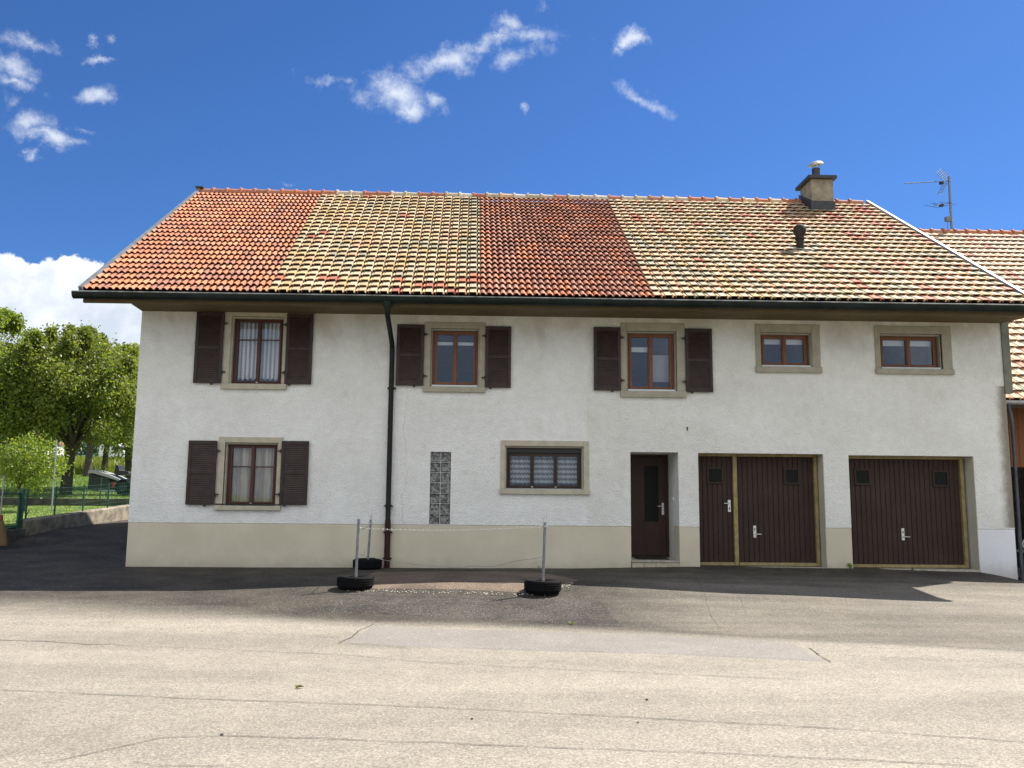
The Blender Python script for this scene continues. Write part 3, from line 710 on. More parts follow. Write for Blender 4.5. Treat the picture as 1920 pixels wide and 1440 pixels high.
# garage openings: ochre frames, plank doors
plank_cache = {}
def planks(parent, x0, x1, z0, z1, y, n):
    wd = (x1-x0)/n; key = (round(wd, 4), round(z1-z0, 3))
    if key not in plank_cache:
        m = MB(); g = .004; h = z1-z0
        m.add([(g, .012, 0), (g+.006, 0, 0), (wd-g-.006, 0, 0), (wd-g, .012, 0), (g, .012, h), (g+.006, 0, h), (wd-g-.006, 0, h), (wd-g, .012, h)],
              [(0, 1, 5, 4), (1, 2, 6, 5), (2, 3, 7, 6), (0, 3, 2, 1), (4, 5, 6, 7), (3, 0, 4, 7)])
        me = m.mesh('plank'); me.materials.append(MAT['plank']); plank_cache[key] = me
    for i in range(n):
        o = bpy.data.objects.new('plank', plank_cache[key]); C.objects.link(o); o.parent = parent; o.location = (x0+wd*i, y + random.uniform(-.0015, .0015), z0)
def peep(parent, x0, x1, z0, z1, y):
    wv = empty('door_window', ((x0+x1)/2, y, z0)); wv.parent = parent; hw = (x1-x0)/2; h = z1-z0
    m = MB(); bars(m, -hw-.035, hw+.035, -.035, h+.035, .035, -.03, .0); m.build('frame', MAT['plank'], wv, bevel=.004)
    MB().box(-hw, hw, -.012, -.006, 0, h).build('pane', MAT['door_glass'], wv)
def lever(parent, x, z, y, direction, up=True):
    h_ = empty('handle', (x, y, z)); h_.parent = parent
    MB().box(-.03, .03, -.012, 0, -.12, .12).build('backplate', MAT['steel'], h_, bevel=.003)
    lz = .05 if up else -.05
    MB().tube([(0, -.01, lz), (0, -.05, lz), (direction*.12, -.055, lz)], .011, 8).build('lever', MAT['steel'], h_, True)
    MB().box(-.009, .009, -.016, -.012, -lz-.025, -lz+.02).build('keyhole', MAT['iron'], h_)
YG = .34
g1 = empty('garage_door', (5.83, YG, .16)); g1.parent = house
sd = empty('side_door', (4.59, YG, .16)); sd.parent = house
m = MB(); m.box(4.185, 4.235, .28, .38, .1, 2.33); m.box(4.955, 5.035, .27, .38, .1, 2.28); m.box(4.235, 6.62, .28, .38, 2.28, 2.33); m.box(6.62, 6.685, .28, .38, .1, 2.33)
m.box(4.235, 4.95, .28, .38, .10, .16); m.box(5.05, 6.62, .28, .38, .10, .16); m.build('door_frame', MAT['yellow_frame'], house, bevel=.005)
m = MB(); m.box(7.225, 7.27, .28, .38, .08, 2.31); m.box(9.64, 9.71, .28, .38, .08, 2.31); m.box(7.27, 9.64, .28, .38, 2.26, 2.31); m.box(7.27, 9.64, .28, .38, .08, .14); m.build('door_frame', MAT['yellow_frame'], house, bevel=.005)
MB().box(4.18, 6.71, -.02, .28, -.2, .09).build('threshold', MAT['concrete'], house, bevel=.01)
MB().box(7.22, 9.77, -.02, .28, -.2, .07).build('threshold', MAT['concrete'], house, bevel=.01)
def rel(o): return o.location
MB().box(4.236-4.59, 4.949-4.59, .02, .05, 0, 2.118).build('backing', MAT['plank'], sd)
planks(sd, 4.24-4.59, 4.945-4.59, .005, 2.115, .006, 7)
peep(sd, 4.47-4.59, 4.73-4.59, 1.60, 1.86, .006); lever(sd, 4.88-4.59, 1.12, .006, -1)
MB().box(5.051-5.83, 6.619-5.83, .02, .05, 0, 2.118).build('backing', MAT['plank'], g1)
planks(g1, 5.055-5.83, 6.615-5.83, .005, 2.115, .006, 15)
peep(g1, 6.05-5.83, 6.30-5.83, 1.60, 1.86, .006); lever(g1, 5.385-5.83, .61, .006, 1, False)
g2 = empty('garage_door', (8.455, YG, .14)); g2.parent = house
MB().box(7.271-8.455, 9.639-8.455, .02, .05, 0, 2.118).build('backing', MAT['plank'], g2)
planks(g2, 7.275-8.455, 9.635-8.455, .005, 2.115, .006, 23)
peep(g2, 7.50-8.455, 7.76-8.455, 1.62, 1.88, .006); peep(g2, 9.12-8.455, 9.38-8.455, 1.60, 1.86, .006); lever(g2, 8.415-8.455, .60, .006, 1, False)
for xa_, zb_ in ((6.702, 2.327), (9.762, 2.312)): MB().box(xa_, xa_+.007, .008, .28, -.2, zb_).build('reveal_lining', MAT['plinth'], house)
# iron eye in the wall, corner board
MB().tube([(3.97, .02, 2.83), (3.97, -.05, 2.83), (3.97, -.06, 2.79)], .009, 6).box(3.962, 3.978, -.012, .0, 2.77, 2.85).build('wall_hook', MAT['iron'], house)
MB().box(10.50, 10.66, -.03, .06, 3.60, 5.08).build('corner_board', simple('grey_green_board', (.16, .165, .13), .8, .2, 6), house, bevel=.005)
# weed tufts are separate things further down

# ------------------------------------------------------------------ eaves
SEC = [((-7.72, -7.82), (-4.22, -4.54), 'r'), ((-4.22, -4.54), (-.20, -.33), 'y'), ((-.20, -.33), (3.13, 3.10), 'r'), ((3.13, 3.10), (10.56, 10.22), 'y')]
def verge(side, s):
    (a, b_) = SEC[0][0] if side < 0 else SEC[-1][1]
    return a + (b_-a)*s
roof = MB()
A = [(verge(-1, 0), EY, EZ-.06), (verge(1, 0), EY, EZ-.06), (verge(1, 1), RY, RZ-.06), (verge(-1, 1), RY, RZ-.06)]
th = .10; yb = 2*RY-EY
V = A + [(x, y, z-th) for x, y, z in A] + [(verge(-1, 0), yb, EZ-.06), (verge(1, 0), yb, EZ-.06), (verge(-1, 0), yb, EZ-.06-th), (verge(1, 0), yb, EZ-.06-th)]
roof.add(V, [(0, 1, 2, 3), (4, 7, 6, 5), (0, 4, 5, 1), (1, 5, 6, 2), (0, 3, 7, 4), (3, 2, 9, 8), (7, 10, 11, 6), (8, 9, 11, 10), (3, 8, 10, 7), (2, 6, 11, 9)])
roof_o = roof.build('roof', simple('roof_boarding', (.09, .065, .04), .8, .2, 4), house)
# fascia, sloping soffit (starts a little in from the gable), gutter with bead and brackets
MB().box(-7.68, 10.53, -1.06, -1.0, 4.985, 5.20).build('fascia', MAT['fascia'], house, bevel=.004)
sof = MB(); sof.add([(-6.80, -1.0, 4.985), (10.50, -1.0, 4.985), (10.52, .0, 5.06), (-7.0, .0, 5.06), (-6.80, -1.0, 5.02), (10.50, -1.0, 5.02), (10.52, .0, 5.10), (-7.0, .0, 5.10)],
    [(0, 3, 2, 1), (4, 5, 6, 7), (0, 1, 5, 4), (1, 2, 6, 5), (2, 3, 7, 6), (3, 0, 4, 7)])
sof_o = sof.build('soffit', MAT['soffit'], house)
for i in range(1, 8):                              # board joints
    y0 = -1.0+i*.125; z = 4.985+.075*(i*.125)
    MB().box(-6.82+(.18*-(y0+1)), 10.5, y0-.004, y0+.004, z-.004, z+.003).build('batten', MAT['fascia'], sof_o)
GYc, GZc, Gr = -1.165, 5.155, .095
gut = MB(); n = 12; prof = [(GYc + Gr*math.cos(a), GZc + Gr*math.sin(a)*1.30) for a in [math.pi + math.pi*i/n for i in range(n+1)]]
prof2 = [(GYc + (Gr-.006)*math.cos(a), GZc + (Gr-.006)*math.sin(a)*1.27) for a in [2*math.pi - math.pi*i/n for i in range(n+1)]]
gut.prism(prof+prof2, 'x', -7.80, 10.60)
gut_o = gut.build('gutter', MAT['gutter'], house, True)
MB().tube([(-7.80, GYc-Gr, GZc), (10.60, GYc-Gr, GZc)], .011, 8).build('bead', MAT['gutter_lip'], gut_o, True)
MB().prism(prof, 'x', -7.81, -7.795).build('end_cap', MAT['gutter'], gut_o)
for i in range(24):
    x = -7.45 + i*.78 + random.uniform(-.02, .02)
    pr_ = [(GYc + (Gr+.004)*math.cos(a), GZc + (Gr+.004)*math.sin(a)*1.31) for a in [math.pi + math.pi*q/8 for q in range(9)]]
    MB().prism(pr_ + [(GYc+Gr+.03, GZc+.02)], 'x', x-.014, x+.014).build('bracket', MAT['gutter'], gut_o)
# rainwater pipe
dp = empty('downpipe', (-1.95, -.07, .05)); dp.parent = house
P = [(0, -1.095, 4.98), (0, -1.095, 4.90), (.0, -1.02, 4.80), (-.01, -.6, 4.66), (-.015, -.18, 4.50), (-.015, -.02, 4.38), (-.015, 0, 4.2), (-.012, 0, 2.4), (-.008, 0, .92)]
P = [(a, b_, c-.05) for a, b_, c in P]
MB().tube(P, .050, 14).build('pipe', MAT['pipe'], dp, True)
MB().lathe([(.055, 0), (.09, .10), (.09, .13)], (0, -1.095, 4.88), 14).build('outlet', MAT['gutter'], dp, True)
MB().tube([(-.008, 0, .90), (-.004, 0, -.25)], .058, 14).build('cast_iron_shoe', MAT['castiron'], dp, True)
for z, mt in ((3.55, 'pipe'), (1.23, 'pipe'), (.72, 'castiron'), (.22, 'castiron')):
    m = MB(); m.lathe([(.052, -.018), (.068, -.018), (.068, .018), (.052, .018)], (-.01, 0, z-.05), 14); m.box(-.09, -.06, -.012, .07, z-.062, z-.038); m.box(.04, .075, -.012, .07, z-.062, z-.038)
    m.build('clamp', MAT[mt], dp, True)

# ------------------------------------------------------------------ roof tiles
PITCH = math.atan(SL); SLEN = math.hypot(RY-EY, RZ-EZ); GAUGE = .318; NR = int(SLEN/GAUGE)+1; GAUGE = SLEN/NR
cp, spn = math.cos(PITCH), math.sin(PITCH)
PROF = {'y': [(0, -.006), (.006, .040), (.128, .042), (.133, -.008), (.160, -.008), (.165, .030), (.197, .030), (.201, -.006), (.21, -.006)],
        'r': [(0, 0), (.014, .030), (.045, .042), (.076, .030), (.094, .0), (.1275, .0), (.1415, .030), (.1725, .042), (.2035, .030), (.2215, .0), (.255, .0)]}
WID = {'y': .21, 'r': .255}
def tile_geo(kind, L):
    """one tile: local x across, y up the slope, z out of the slope; lower edge lifted on the tile below"""
    p = PROF[kind]; t = .066; V = []; F = []; n = len(p)
    lip = .006
    for x, z in p: V.append((x, .004, z+t-.016))
    for x, z in p: V.append((x, 0, z+t))
    for x, z in p: V.append((x, L, z+.002))
    for i in range(n-1):
        F.append((i, i+1, n+i+1, n+i)); F.append((n+i, n+i+1, 2*n+i+1, 2*n+i))
    return V, F
YEL = [(.535, .40, .215), (.575, .45, .275), (.50, .355, .175), (.56, .44, .295), (.52, .38, .23), (.48, .36, .215), (.60, .49, .325)]
GRY = [(.42, .37, .25), (.47, .40, .27), (.36, .32, .22)]
PNK = [(.60, .42, .26), (.58, .37, .23), (.62, .45, .29)]
RDD = [(.43, .15, .085), (.46, .175, .10), (.37, .135, .085)]
RED = [(.49, .175, .082), (.53, .205, .10), (.45, .16, .08), (.44, .17, .09), (.55, .235, .125)]
RDK = [(.37, .15, .092), (.32, .135, .088), (.42, .195, .125)]
VARY = {'y': YEL+GRY+PNK+RDD, 'r': RED+RDK}
def tile_pick(sec, kind, fx, row, x, s):
    q = random.random(); c1 = noise.noise(Vector((x*.75, row*.22, 3.3+sec))); c2 = noise.noise(Vector((x*1.5, row*.35, 8.1)))
    if kind == 'y':
        g = .06 + max(0, c1)*.26; p_ = .13 + max(0, c2)*.5; r_ = .035
        if sec == 1:
            if fx > .93: g += .45
            if row == 0 and fx > .55 or row == 1 and fx > .62: r_ += .55
            if row == 2: r_ += .12
            p_ *= .75
        else:
            if fx < .16 and row < 13: g += .38*(1-row/16)
            p_ += .14; g += .05
            if fx > .70: p_ += .10; r_ += .05 + (.10 if row > 12 else 0)
            if .42 < fx < .9 and 16 <= row <= 19: p_ += .28; r_ += .12
        if q < r_: return random.choice(RDD)
        if q < r_+p_: return random.choice(PNK)
        if q < r_+p_+g: return random.choice(GRY)
        return random.choice(YEL)
    d = .18 + max(0, c1)*.5 + (.16 if sec == 2 else 0) + (.12 if sec == 0 and fx > .55 else 0)
    return random.choice((RDK if q < d else RED) if sec == 0 else (RDK if q < d+.35 else RED[:4]))
def roof_point(x, s_len):
    return np.array([x, EY + cp*s_len, EZ + spn*s_len])
tiles = []                                         # (row, kind, x, scale_x, colour)
for si, (bl, br, kind) in enumerate(SEC):
    n = round((br[0]-bl[0])/WID[kind])
    for row in range(NR):
        s = row/NR; a = bl[0]+(bl[1]-bl[0])*s; b_ = br[0]+(br[1]-br[0])*s; wd = (b_-a)/n
        for i in range(n):
            x = a+wd*i; tiles.append((row, kind, x, wd/WID[kind], tile_pick(si, kind, (i+.5)/n, row, x, s)))
def tile_mesh_single(kind, col, L):
    V, F = tile_geo(kind, L); me = bpy.data.meshes.new('tile'); me.from_pydata(V, [], F); me.materials.append(MAT['tile'])
    ca = me.color_attributes.new('tile_colour', 'FLOAT_COLOR', 'POINT'); ca.data.foreach_set('color', np.tile([*col, 1], len(V)).astype(np.float32)); return me
def tile_joined(name, items, place, L):
    Vs = []; F4 = []; cols = []; base = 0
    for it in items:
        V, F = tile_geo(it[1], L); M_ = place(it); V = np.array(V)*[it[3], 1, 1]
        Vs.append(V@M_[:3, :3].T + M_[:3, 3]); F4.append(np.array(F)+base); base += len(V)
        j = random.uniform(.88, 1.10); cols.append(np.tile([it[4][0]*j, it[4][1]*j, it[4][2]*j, 1], (len(V), 1)))
    me = np_mesh(name, np.concatenate(Vs), np.concatenate(F4)); me.materials.append(MAT['tile'])
    ca = me.color_attributes.new('tile_colour', 'FLOAT_COLOR', 'POINT'); ca.data.foreach_set('color', np.concatenate(cols).astype(np.float32).ravel()); return me
def slope_frame(org, pitch, jit=True):
    a = random.gauss(0, .006) if jit else 0; t = pitch + (random.gauss(0, .006) if jit else 0)
    c_, s_ = math.cos(t), math.sin(t); M_ = np.eye(4)
    ex = np.array([math.cos(a), math.sin(a)*c_, math.sin(a)*s_]); ey = np.array([-math.sin(a), math.cos(a)*c_, math.cos(a)*s_]); ez = np.cross(ex, ey)
    M_[:3, 0], M_[:3, 1], M_[:3, 2], M_[:3, 3] = ex, ey, ez, org; return M_
TL = GAUGE+.075
def place_main(it): return slope_frame(roof_point(it[2], it[0]*GAUGE - .06) + np.array([0, 0, random.uniform(-.002, .003)]), PITCH)
cache = {}
def tile_object(it, parent, place, L):
    key = (it[1], it[4], L)
    if key not in cache: cache[key] = tile_mesh_single(it[1], it[4], L)
    o = bpy.data.objects.new('tile', cache[key]); C.objects.link(o); o.parent = parent
    M_ = place(it); o.matrix_local = Matrix(M_.tolist()) @ Matrix.Diagonal((it[3], 1, 1, 1)); return o
tiles.sort(key=lambda t: t[0])
for it in tiles[:300]: tile_object(it, roof_o, place_main, TL)
o = link('tile_field', tile_joined('tile_field', tiles[300:], place_main, TL), None, roof_o); o['kind'] = 'stuff'
# ridge tiles: half-round, each with a collar
def ridge_mesh(L=.37, r=.115):
    m = MB(); n = 8
    def ring(x, rr): return [(x, rr*math.cos(a)*1.05, rr*math.sin(a)) for a in [math.pi*(-.08) + math.pi*1.16*k/n for k in range(n+1)]]
    xs_ = [(0, r+.028), (.05, r+.030), (.055, r), (L+.02, r-.012)]
    V = [p for x, rr in xs_ for p in ring(x, rr)]; F = []
    for i in range(len(xs_)-1):
        for k in range(n): F.append((i*(n+1)+k, i*(n+1)+k+1, (i+1)*(n+1)+k+1, (i+1)*(n+1)+k))
    F.append(tuple(range(n, -1, -1)))
    return m.add(V, F)
rcache = []
for c in [RED[0], RED[3], RDK[0], RDK[2], PNK[0], GRY[1], (.52, .42, .32), (.60, .54, .46)]:
    me = ridge_mesh().mesh('ridge_tile', True); me.materials.append(MAT['tile'])
    ca = me.color_attributes.new('tile_colour', 'FLOAT_COLOR', 'POINT'); ca.data.foreach_set('color', np.tile([*c, 1], len(me.vertices)).astype(np.float32)); rcache.append(me)
x = verge(-1, 1)
while x < verge(1, 1)-.2:
    pal = rcache[:4] if x < -4.5 else rcache[2:] if x < 5 else rcache[:5]
    o = bpy.data.objects.new('ridge_tile', random.choice(pal)); C.objects.link(o); o.parent = roof_o
    o.location = (x, RY, RZ+.02+random.uniform(-.006, .006)); o.rotation_euler = (0, random.uniform(-.012, .012), random.uniform(-.015, .015)); x += .365
# verge flashings
def flashing(x0, x1, side, mat, wd=.13):
    m = MB(); a = roof_point(x0, -.12); b_ = roof_point(x1, SLEN+.06); up = np.array([0, -spn, cp])
    for (o0, o1) in ((0.0, wd),):
        q = [a+up*.122, b_+up*.122]
        V = []
        for p in q:
            V += [p, p+np.array([-side*wd, 0, 0]), p+np.array([-side*wd, 0, 0])-up*.09, p-up*.24]
        V += [p+np.array([-side*.012, 0, 0])-up*.012 for p in q for _ in range(1)]
        m.add(V, [(0, 1, 5, 4), (1, 2, 6, 5), (0, 4, 7, 3), (0, 3, 2, 1), (4, 5, 6, 7)])
    return m.build('verge_flashing', mat, roof_o)
flashing(verge(-1, 0)-.02, verge(-1, 1)-.02, -1, MAT['zinc_grey'], .07)
flashing(verge(1, 0)+.03, verge(1, 1)+.03, 1, MAT['zinc'], .06)
MB().box(verge(-1, 1)-.06, verge(-1, 1)+.14, RY-.16, RY+.16, RZ+.11, RZ+.15).build('ridge_end_cap', MAT['slate_metal'], roof_o)

# chimney, astride the front slope just below the ridge
ch = empty('chimney', (8.70, 4.75, 8.55)); ch.parent = house
MB().box(-.29, .30, -.35, .45, -.3, 1.27).build('stack', MAT['chimney'], ch, bevel=.012)
m = MB(); m.add([(-.325, -.375, .18), (.325, -.375, .18), (.325, .475, .52), (-.325, .475, .52), (-.325, -.375, .66), (.325, -.375, .66), (.325, .475, 1.12), (-.325, .475, 1.12)],
    [(0, 3, 2, 1), (0, 1, 5, 4), (1, 2, 6, 5), (2, 3, 7, 6), (3, 0, 4, 7), (4, 5, 6, 7)]); m.build('lead_apron', MAT['slate_metal'], ch)
MB().box(-.39, .37, -.45, .55, 1.26, 1.35).build('cap_slab', MAT['slate_metal'], ch, bevel=.012)
MB().tube([(.0, .03, 1.33), (.0, .03, 1.70)], .105, 18).build('flue', MAT['slate_metal'], ch, True)
m = MB(); m.lathe([(.001, .105), (.09, .095), (.16, .06), (.205, .015), (.21, .0), (.20, -.004), (.10, .01), (.001, .02)], (0, 0, 0), 22)
cw = m.build('cowl', simple('bright_steel_cowl', (.60, .575, .54), .38, .12, 10, metal=.55), ch, True); cw.location = (.0, .03, 1.80); cw.rotation_euler = (R(8), R(-9), 0)
m = MB()
for a in range(3): m.box(.0+.09*math.cos(a*2.1)-.008, .0+.09*math.cos(a*2.1)+.008, .03+.09*math.sin(a*2.1)-.008, .03+.09*math.sin(a*2.1)+.008, 1.68, 1.83)
m.build('cowl_bracket', MAT['galv'], ch)
# clay vent on the slope
vy = 1.6; vz = EZ+SL*(vy-EY)+.03
vt = empty('roof_vent', (7.0, vy, vz)); vt.parent = house
MB().lathe([(.085, -.15), (.085, .25), (.11, .26), (.11, .30), (.095, .325), (.10, .35), (.135, .41), (.145, .48), (.125, .56), (.07, .60), (.001, .612)], (0, 0, 0), 20).build('cowl', MAT['vent'], vt, True)
m = MB(); q = np.array([(-.24, -.16), (.27, -.16), (.24, .22), (-.20, .22)])
V = [(a, b_*cp, b_*spn+.05+.025*math.sin(i*2)) for i, (a, b_) in enumerate(q)]; m.add(V + [(a, b_, c-.02) for a, b_, c in V], [(0, 1, 2, 3), (7, 6, 5, 4), (0, 4, 5, 1), (1, 5, 6, 2), (2, 6, 7, 3), (3, 7, 4, 0)])
m.build('lead_flashing', MAT['zinc'], vt)

# ------------------------------------------------------------------ barn on the right
BEY, BEZ, BRY, BRZ = .30, 3.50, 8.2, 9.62
bpitch = math.atan2(BRZ-BEZ, BRY-BEY); blen = math.hypot(BRZ-BEZ, BRY-BEY); bnr = int(blen/.325); bg_ = blen/bnr
BX0, BX1 = 10.58, 22.0
barn = empty('barn', (14, .9, -.2)); tag(barn, 'neighbouring barn with pale tiled roof and orange brown boarding beyond the house corner', 'barn')
OFF = Vector((-14, -.9, .2))
def bmk(m, name, mat, parent=None, **k):
    m.v = [(a+OFF.x, b_+OFF.y, c+OFF.z) for a, b_, c in m.v]; return m.build(name, mat, parent or barn, **k)
rb = MB(); cb, sb = math.cos(bpitch), math.sin(bpitch)
rb.add([(BX0, BEY, BEZ-.06), (BX1, BEY, BEZ-.06), (BX1, BRY, BRZ-.06), (BX0, BRY, BRZ-.06), (BX1, 2*BRY-BEY, BEZ-.06), (BX0, 2*BRY-BEY, BEZ-.06),
        (BX0, BEY, BEZ-.16), (BX1, BEY, BEZ-.16), (BX1, BRY, BRZ-.16), (BX0, BRY, BRZ-.16), (BX1, 2*BRY-BEY, BEZ-.16), (BX0, 2*BRY-BEY, BEZ-.16)],
       [(0, 1, 2, 3), (3, 2, 4, 5), (6, 9, 8, 7), (9, 11, 10, 8), (0, 6, 7, 1), (0, 3, 9, 6), (3, 5, 11, 9), (1, 7, 8, 2), (2, 8, 10, 4)])
broof = bmk(rb, 'roof', simple('barn_roof_boarding', (.07, .05, .035), .8, .2, 4))
btiles_v, btiles_h = [], []
nb_ = int((BX1-BX0)/.225)
def seen(p):
    d = p-CAM; z = d@FWD; u = 960+FPX*(d@RGT)/z; v = 720-FPX*(d@UPV)/z
    return u < 1940 and (v < 345+(u-1627)*.604+60 or (v > 588 and u > 1875))
for row in range(bnr):
    for i in range(nb_):
        x = BX0 + .225*i; q = random.random(); c1 = noise.noise(Vector((x*.6, row*.3, 21.0)))
        col = random.choice(GRY) if q < .08 else random.choice(PNK) if q < .52+c1*.4 else random.choice(RDD) if q < .56+c1*.4 else random.choice([(.55, .42, .28), (.57, .45, .31), (.51, .39, .26)])
        it = (row, 'y', x, .225/.21, col); p = np.array([x+.1, BEY+cb*row*bg_, BEZ+sb*row*bg_])
        (btiles_v if seen(p) else btiles_h).append(it)
def place_barn(it):
    org = np.array([it[2], BEY+cb*(it[0]*bg_-.06), BEZ+sb*(it[0]*bg_-.06)]) + np.array(OFF); return slope_frame(org, bpitch)
btiles_v.sort(key=lambda t: t[0])
for it in btiles_v[:300]: tile_object(it, broof, place_barn, bg_+.075)
o = link('tile_field', tile_joined('barn_tile_field', btiles_v[300:]+btiles_h, place_barn, bg_+.075), None, broof); o['kind'] = 'stuff'
x = BX0+.05
while x < BX1-.3:
    o = bpy.data.objects.new('ridge_tile', random.choice(rcache[:4])); C.objects.link(o); o.parent = broof
    o.location = (x+OFF.x, BRY+OFF.y, BRZ+.02+OFF.z+random.uniform(-.006, .006)); o.rotation_euler = (0, random.uniform(-.01, .01), random.uniform(-.015, .015)); x += .365
# barn front: boarded upper part over a dark open bay, posts, eaves gutter and galvanised pipe
for i in range(12):
    bmk(MB().box(10.62+i*.2, 10.62+i*.2+.194, 1.10, 1.13, 2.15, 3.66), 'board', MAT['orange_boards'], bevel=.004)
bmk(MB().box(13.1, BX1, 1.1, 1.4, -.6, 3.66), 'wall', MAT['render'])
bmk(MB().box(BX0, BX1, 9.6, 9.8, -.6, 6.5), 'back_wall', MAT['dark_wall'])
bmk(MB().box(BX1-.3, BX1, 1.4, 9.6, -.6, 4.2), 'end_wall', MAT['dark_wall'])
bmk(MB().box(10.58, 10.72, 1.06, 1.2, -.6, 3.66), 'post', MAT['grey_wood'])
bgut = [(BEY-.09 + .075*math.cos(a), BEZ-.02 + .085*math.sin(a)) for a in [math.pi + math.pi*i/10 for i in range(11)]] + [(BEY-.09 + .068*math.cos(a), BEZ-.02 + .078*math.sin(a)) for a in [2*math.pi - math.pi*i/10 for i in range(11)]]
bmk(MB().prism(bgut, 'x', 10.60, BX1), 'gutter', MAT['galv'])
m = MB().tube([(10.70, BEY-.09, BEZ-.08), (10.70, BEY-.09, BEZ-.18), (10.70, .16, BEZ-.32), (10.69, .12, BEZ-.5), (10.68, .12, -.2)], .034, 12); bmk(m, 'downpipe', simple('grey_blue_pipe', (.055, .06, .07), .55, .25, 6), smooth=True)
bmk(MB().box(BX0, BX1, 1.2, 9.6, -.30, -.21), 'floor', MAT['concrete'])

# odds and ends under the barn eaves
pl = empty('plank_board', (11.05, .75, -.19)); tag(pl, 'weathered grey plank leaning against the barn post by the house corner', 'plank')
m = MB().box(-.10, .10, -.015, .015, 0, 1.75).build('plank', MAT['grey_wood'], pl, bevel=.004); pl.rotation_euler = (R(-8), R(-15), 0)
bn = empty('crate_cart', (11.02, .30, -.22)); tag(bn, 'low dark handcart with grey rail beside the house corner', 'cart')
m = MB(); m.box(-.22, .5, -.2, .3, .30, .62); m.build('box', MAT['black'], bn, bevel=.01)
m = MB(); m.box(-.24, .52, -.22, .32, .62, .66); m.build('rail', MAT['galv'], bn, bevel=.005)
for wx in (-.1, .36): MB().tube([(wx, -.24, .14), (wx, -.17, .14)], .14, 18).build('wheel', MAT['rubber'], bn, True)
ro = empty('hose_coil', (10.90, .25, .45)); tag(ro, 'pale grey coiled hose resting on the handcart rail', 'hose')
for j in range(3):
    m = MB(); m.tube([(.10*math.cos(a)*(1-.12*j), .02*j-.02, .115+.10*math.sin(a)*(1-.12*j)) for a in [2*math.pi*k/20 for k in range(21)]], .014, 6); m.build('coil', MAT['grout'], ro, True)

# television aerial on the barn ridge
MAT['aerial'] = simple('dull_aerial_alloy', (.07, .072, .08), .6, .2, 20, spec=.3)
AP = at_y(1784, 430, 8.25); an = empty('television_aerial', (AP[0], 8.25, BRZ-.2)); tag(an, 'television aerial on a grey mast above the barn ridge', 'aerial')
def apt(u, v, dy=0.0): p = at_y(u, v, 8.25+dy); return Vector((p[0]-AP[0], dy, p[2]-BRZ+.2))
MB().tube([(0, 0, -.3), apt(1779, 331)], .035, 10).build('mast', MAT['pole'], an, True)
m = MB(); a0, a1 = apt(1784, 339), apt(1697, 344, -.35); m.tube([a0, a1], .012, 6)
m.build('boom', MAT['aerial'], an)
for k in range(11):
    t = .99-.055*k if k < 6 else .99-.055*6-(k-6)*.04; p = a0.lerp(a1, max(.05, t)); MB().tube([p+Vector((.02, .10, .05)), p-Vector((.02, .10, .05))], .006, 5).build('element', MAT['aerial'], an)
def grill(c0, c1, c2, c3, nx, nz):
    m = MB()
    for i in range(nx+1): m.tube([c0.lerp(c1, i/nx), c3.lerp(c2, i/nx)], .006, 5)
    for j in range(nz+1): m.tube([c0.lerp(c3, j/nz), c1.lerp(c2, j/nz)], .006, 5)
    m.build('reflector', MAT['aerial'], an)
grill(apt(1766, 316, .25), apt(1756, 325, -.15), apt(1770, 340, -.15), apt(1781, 332, .25), 4, 5)
grill(apt(1776, 343, .25), apt(1768, 343, -.15), apt(1758, 366, -.15), apt(1766, 362, .25), 3, 4)
m = MB(); m.box(-.05, .05, -.05, .05, -.04, .04); o = m.build('dipole_box', MAT['black'], an); o.location = apt(1765, 343)
m = MB().tube([apt(1785, 379), apt(1745, 387, -.3)], .010, 6); m.build('boom', MAT['aerial'], an)
for u, v in ((1746, 387), (1759, 384), (1763, 383), (1777, 381)):
    p = apt(u, v, -.1); MB().tube([p+Vector((-.12, .22, .12)), p-Vector((-.12, .22, .12))], .006, 5).build('element', MAT['aerial'], an)
m = MB().box(-.05, .05, -.05, .05, -.04, .04); o = m.build('dipole_box', MAT['black'], an); o.location = apt(1765, 385, -.1)
m = MB().box(-.075, .075, -.06, .06, -.07, .07); o = m.build('amplifier', MAT['pole'], an); o.location = apt(1777, 411, -.05)
MB().tube([apt(1779, 413), apt(1786, 414)], .02, 6).build('bracket', MAT['galv'], an)
MB().tube([apt(1777, 416, -.05), apt(1776.5, 432, -.05)], .006, 5).build('cable', MAT['black'], an)

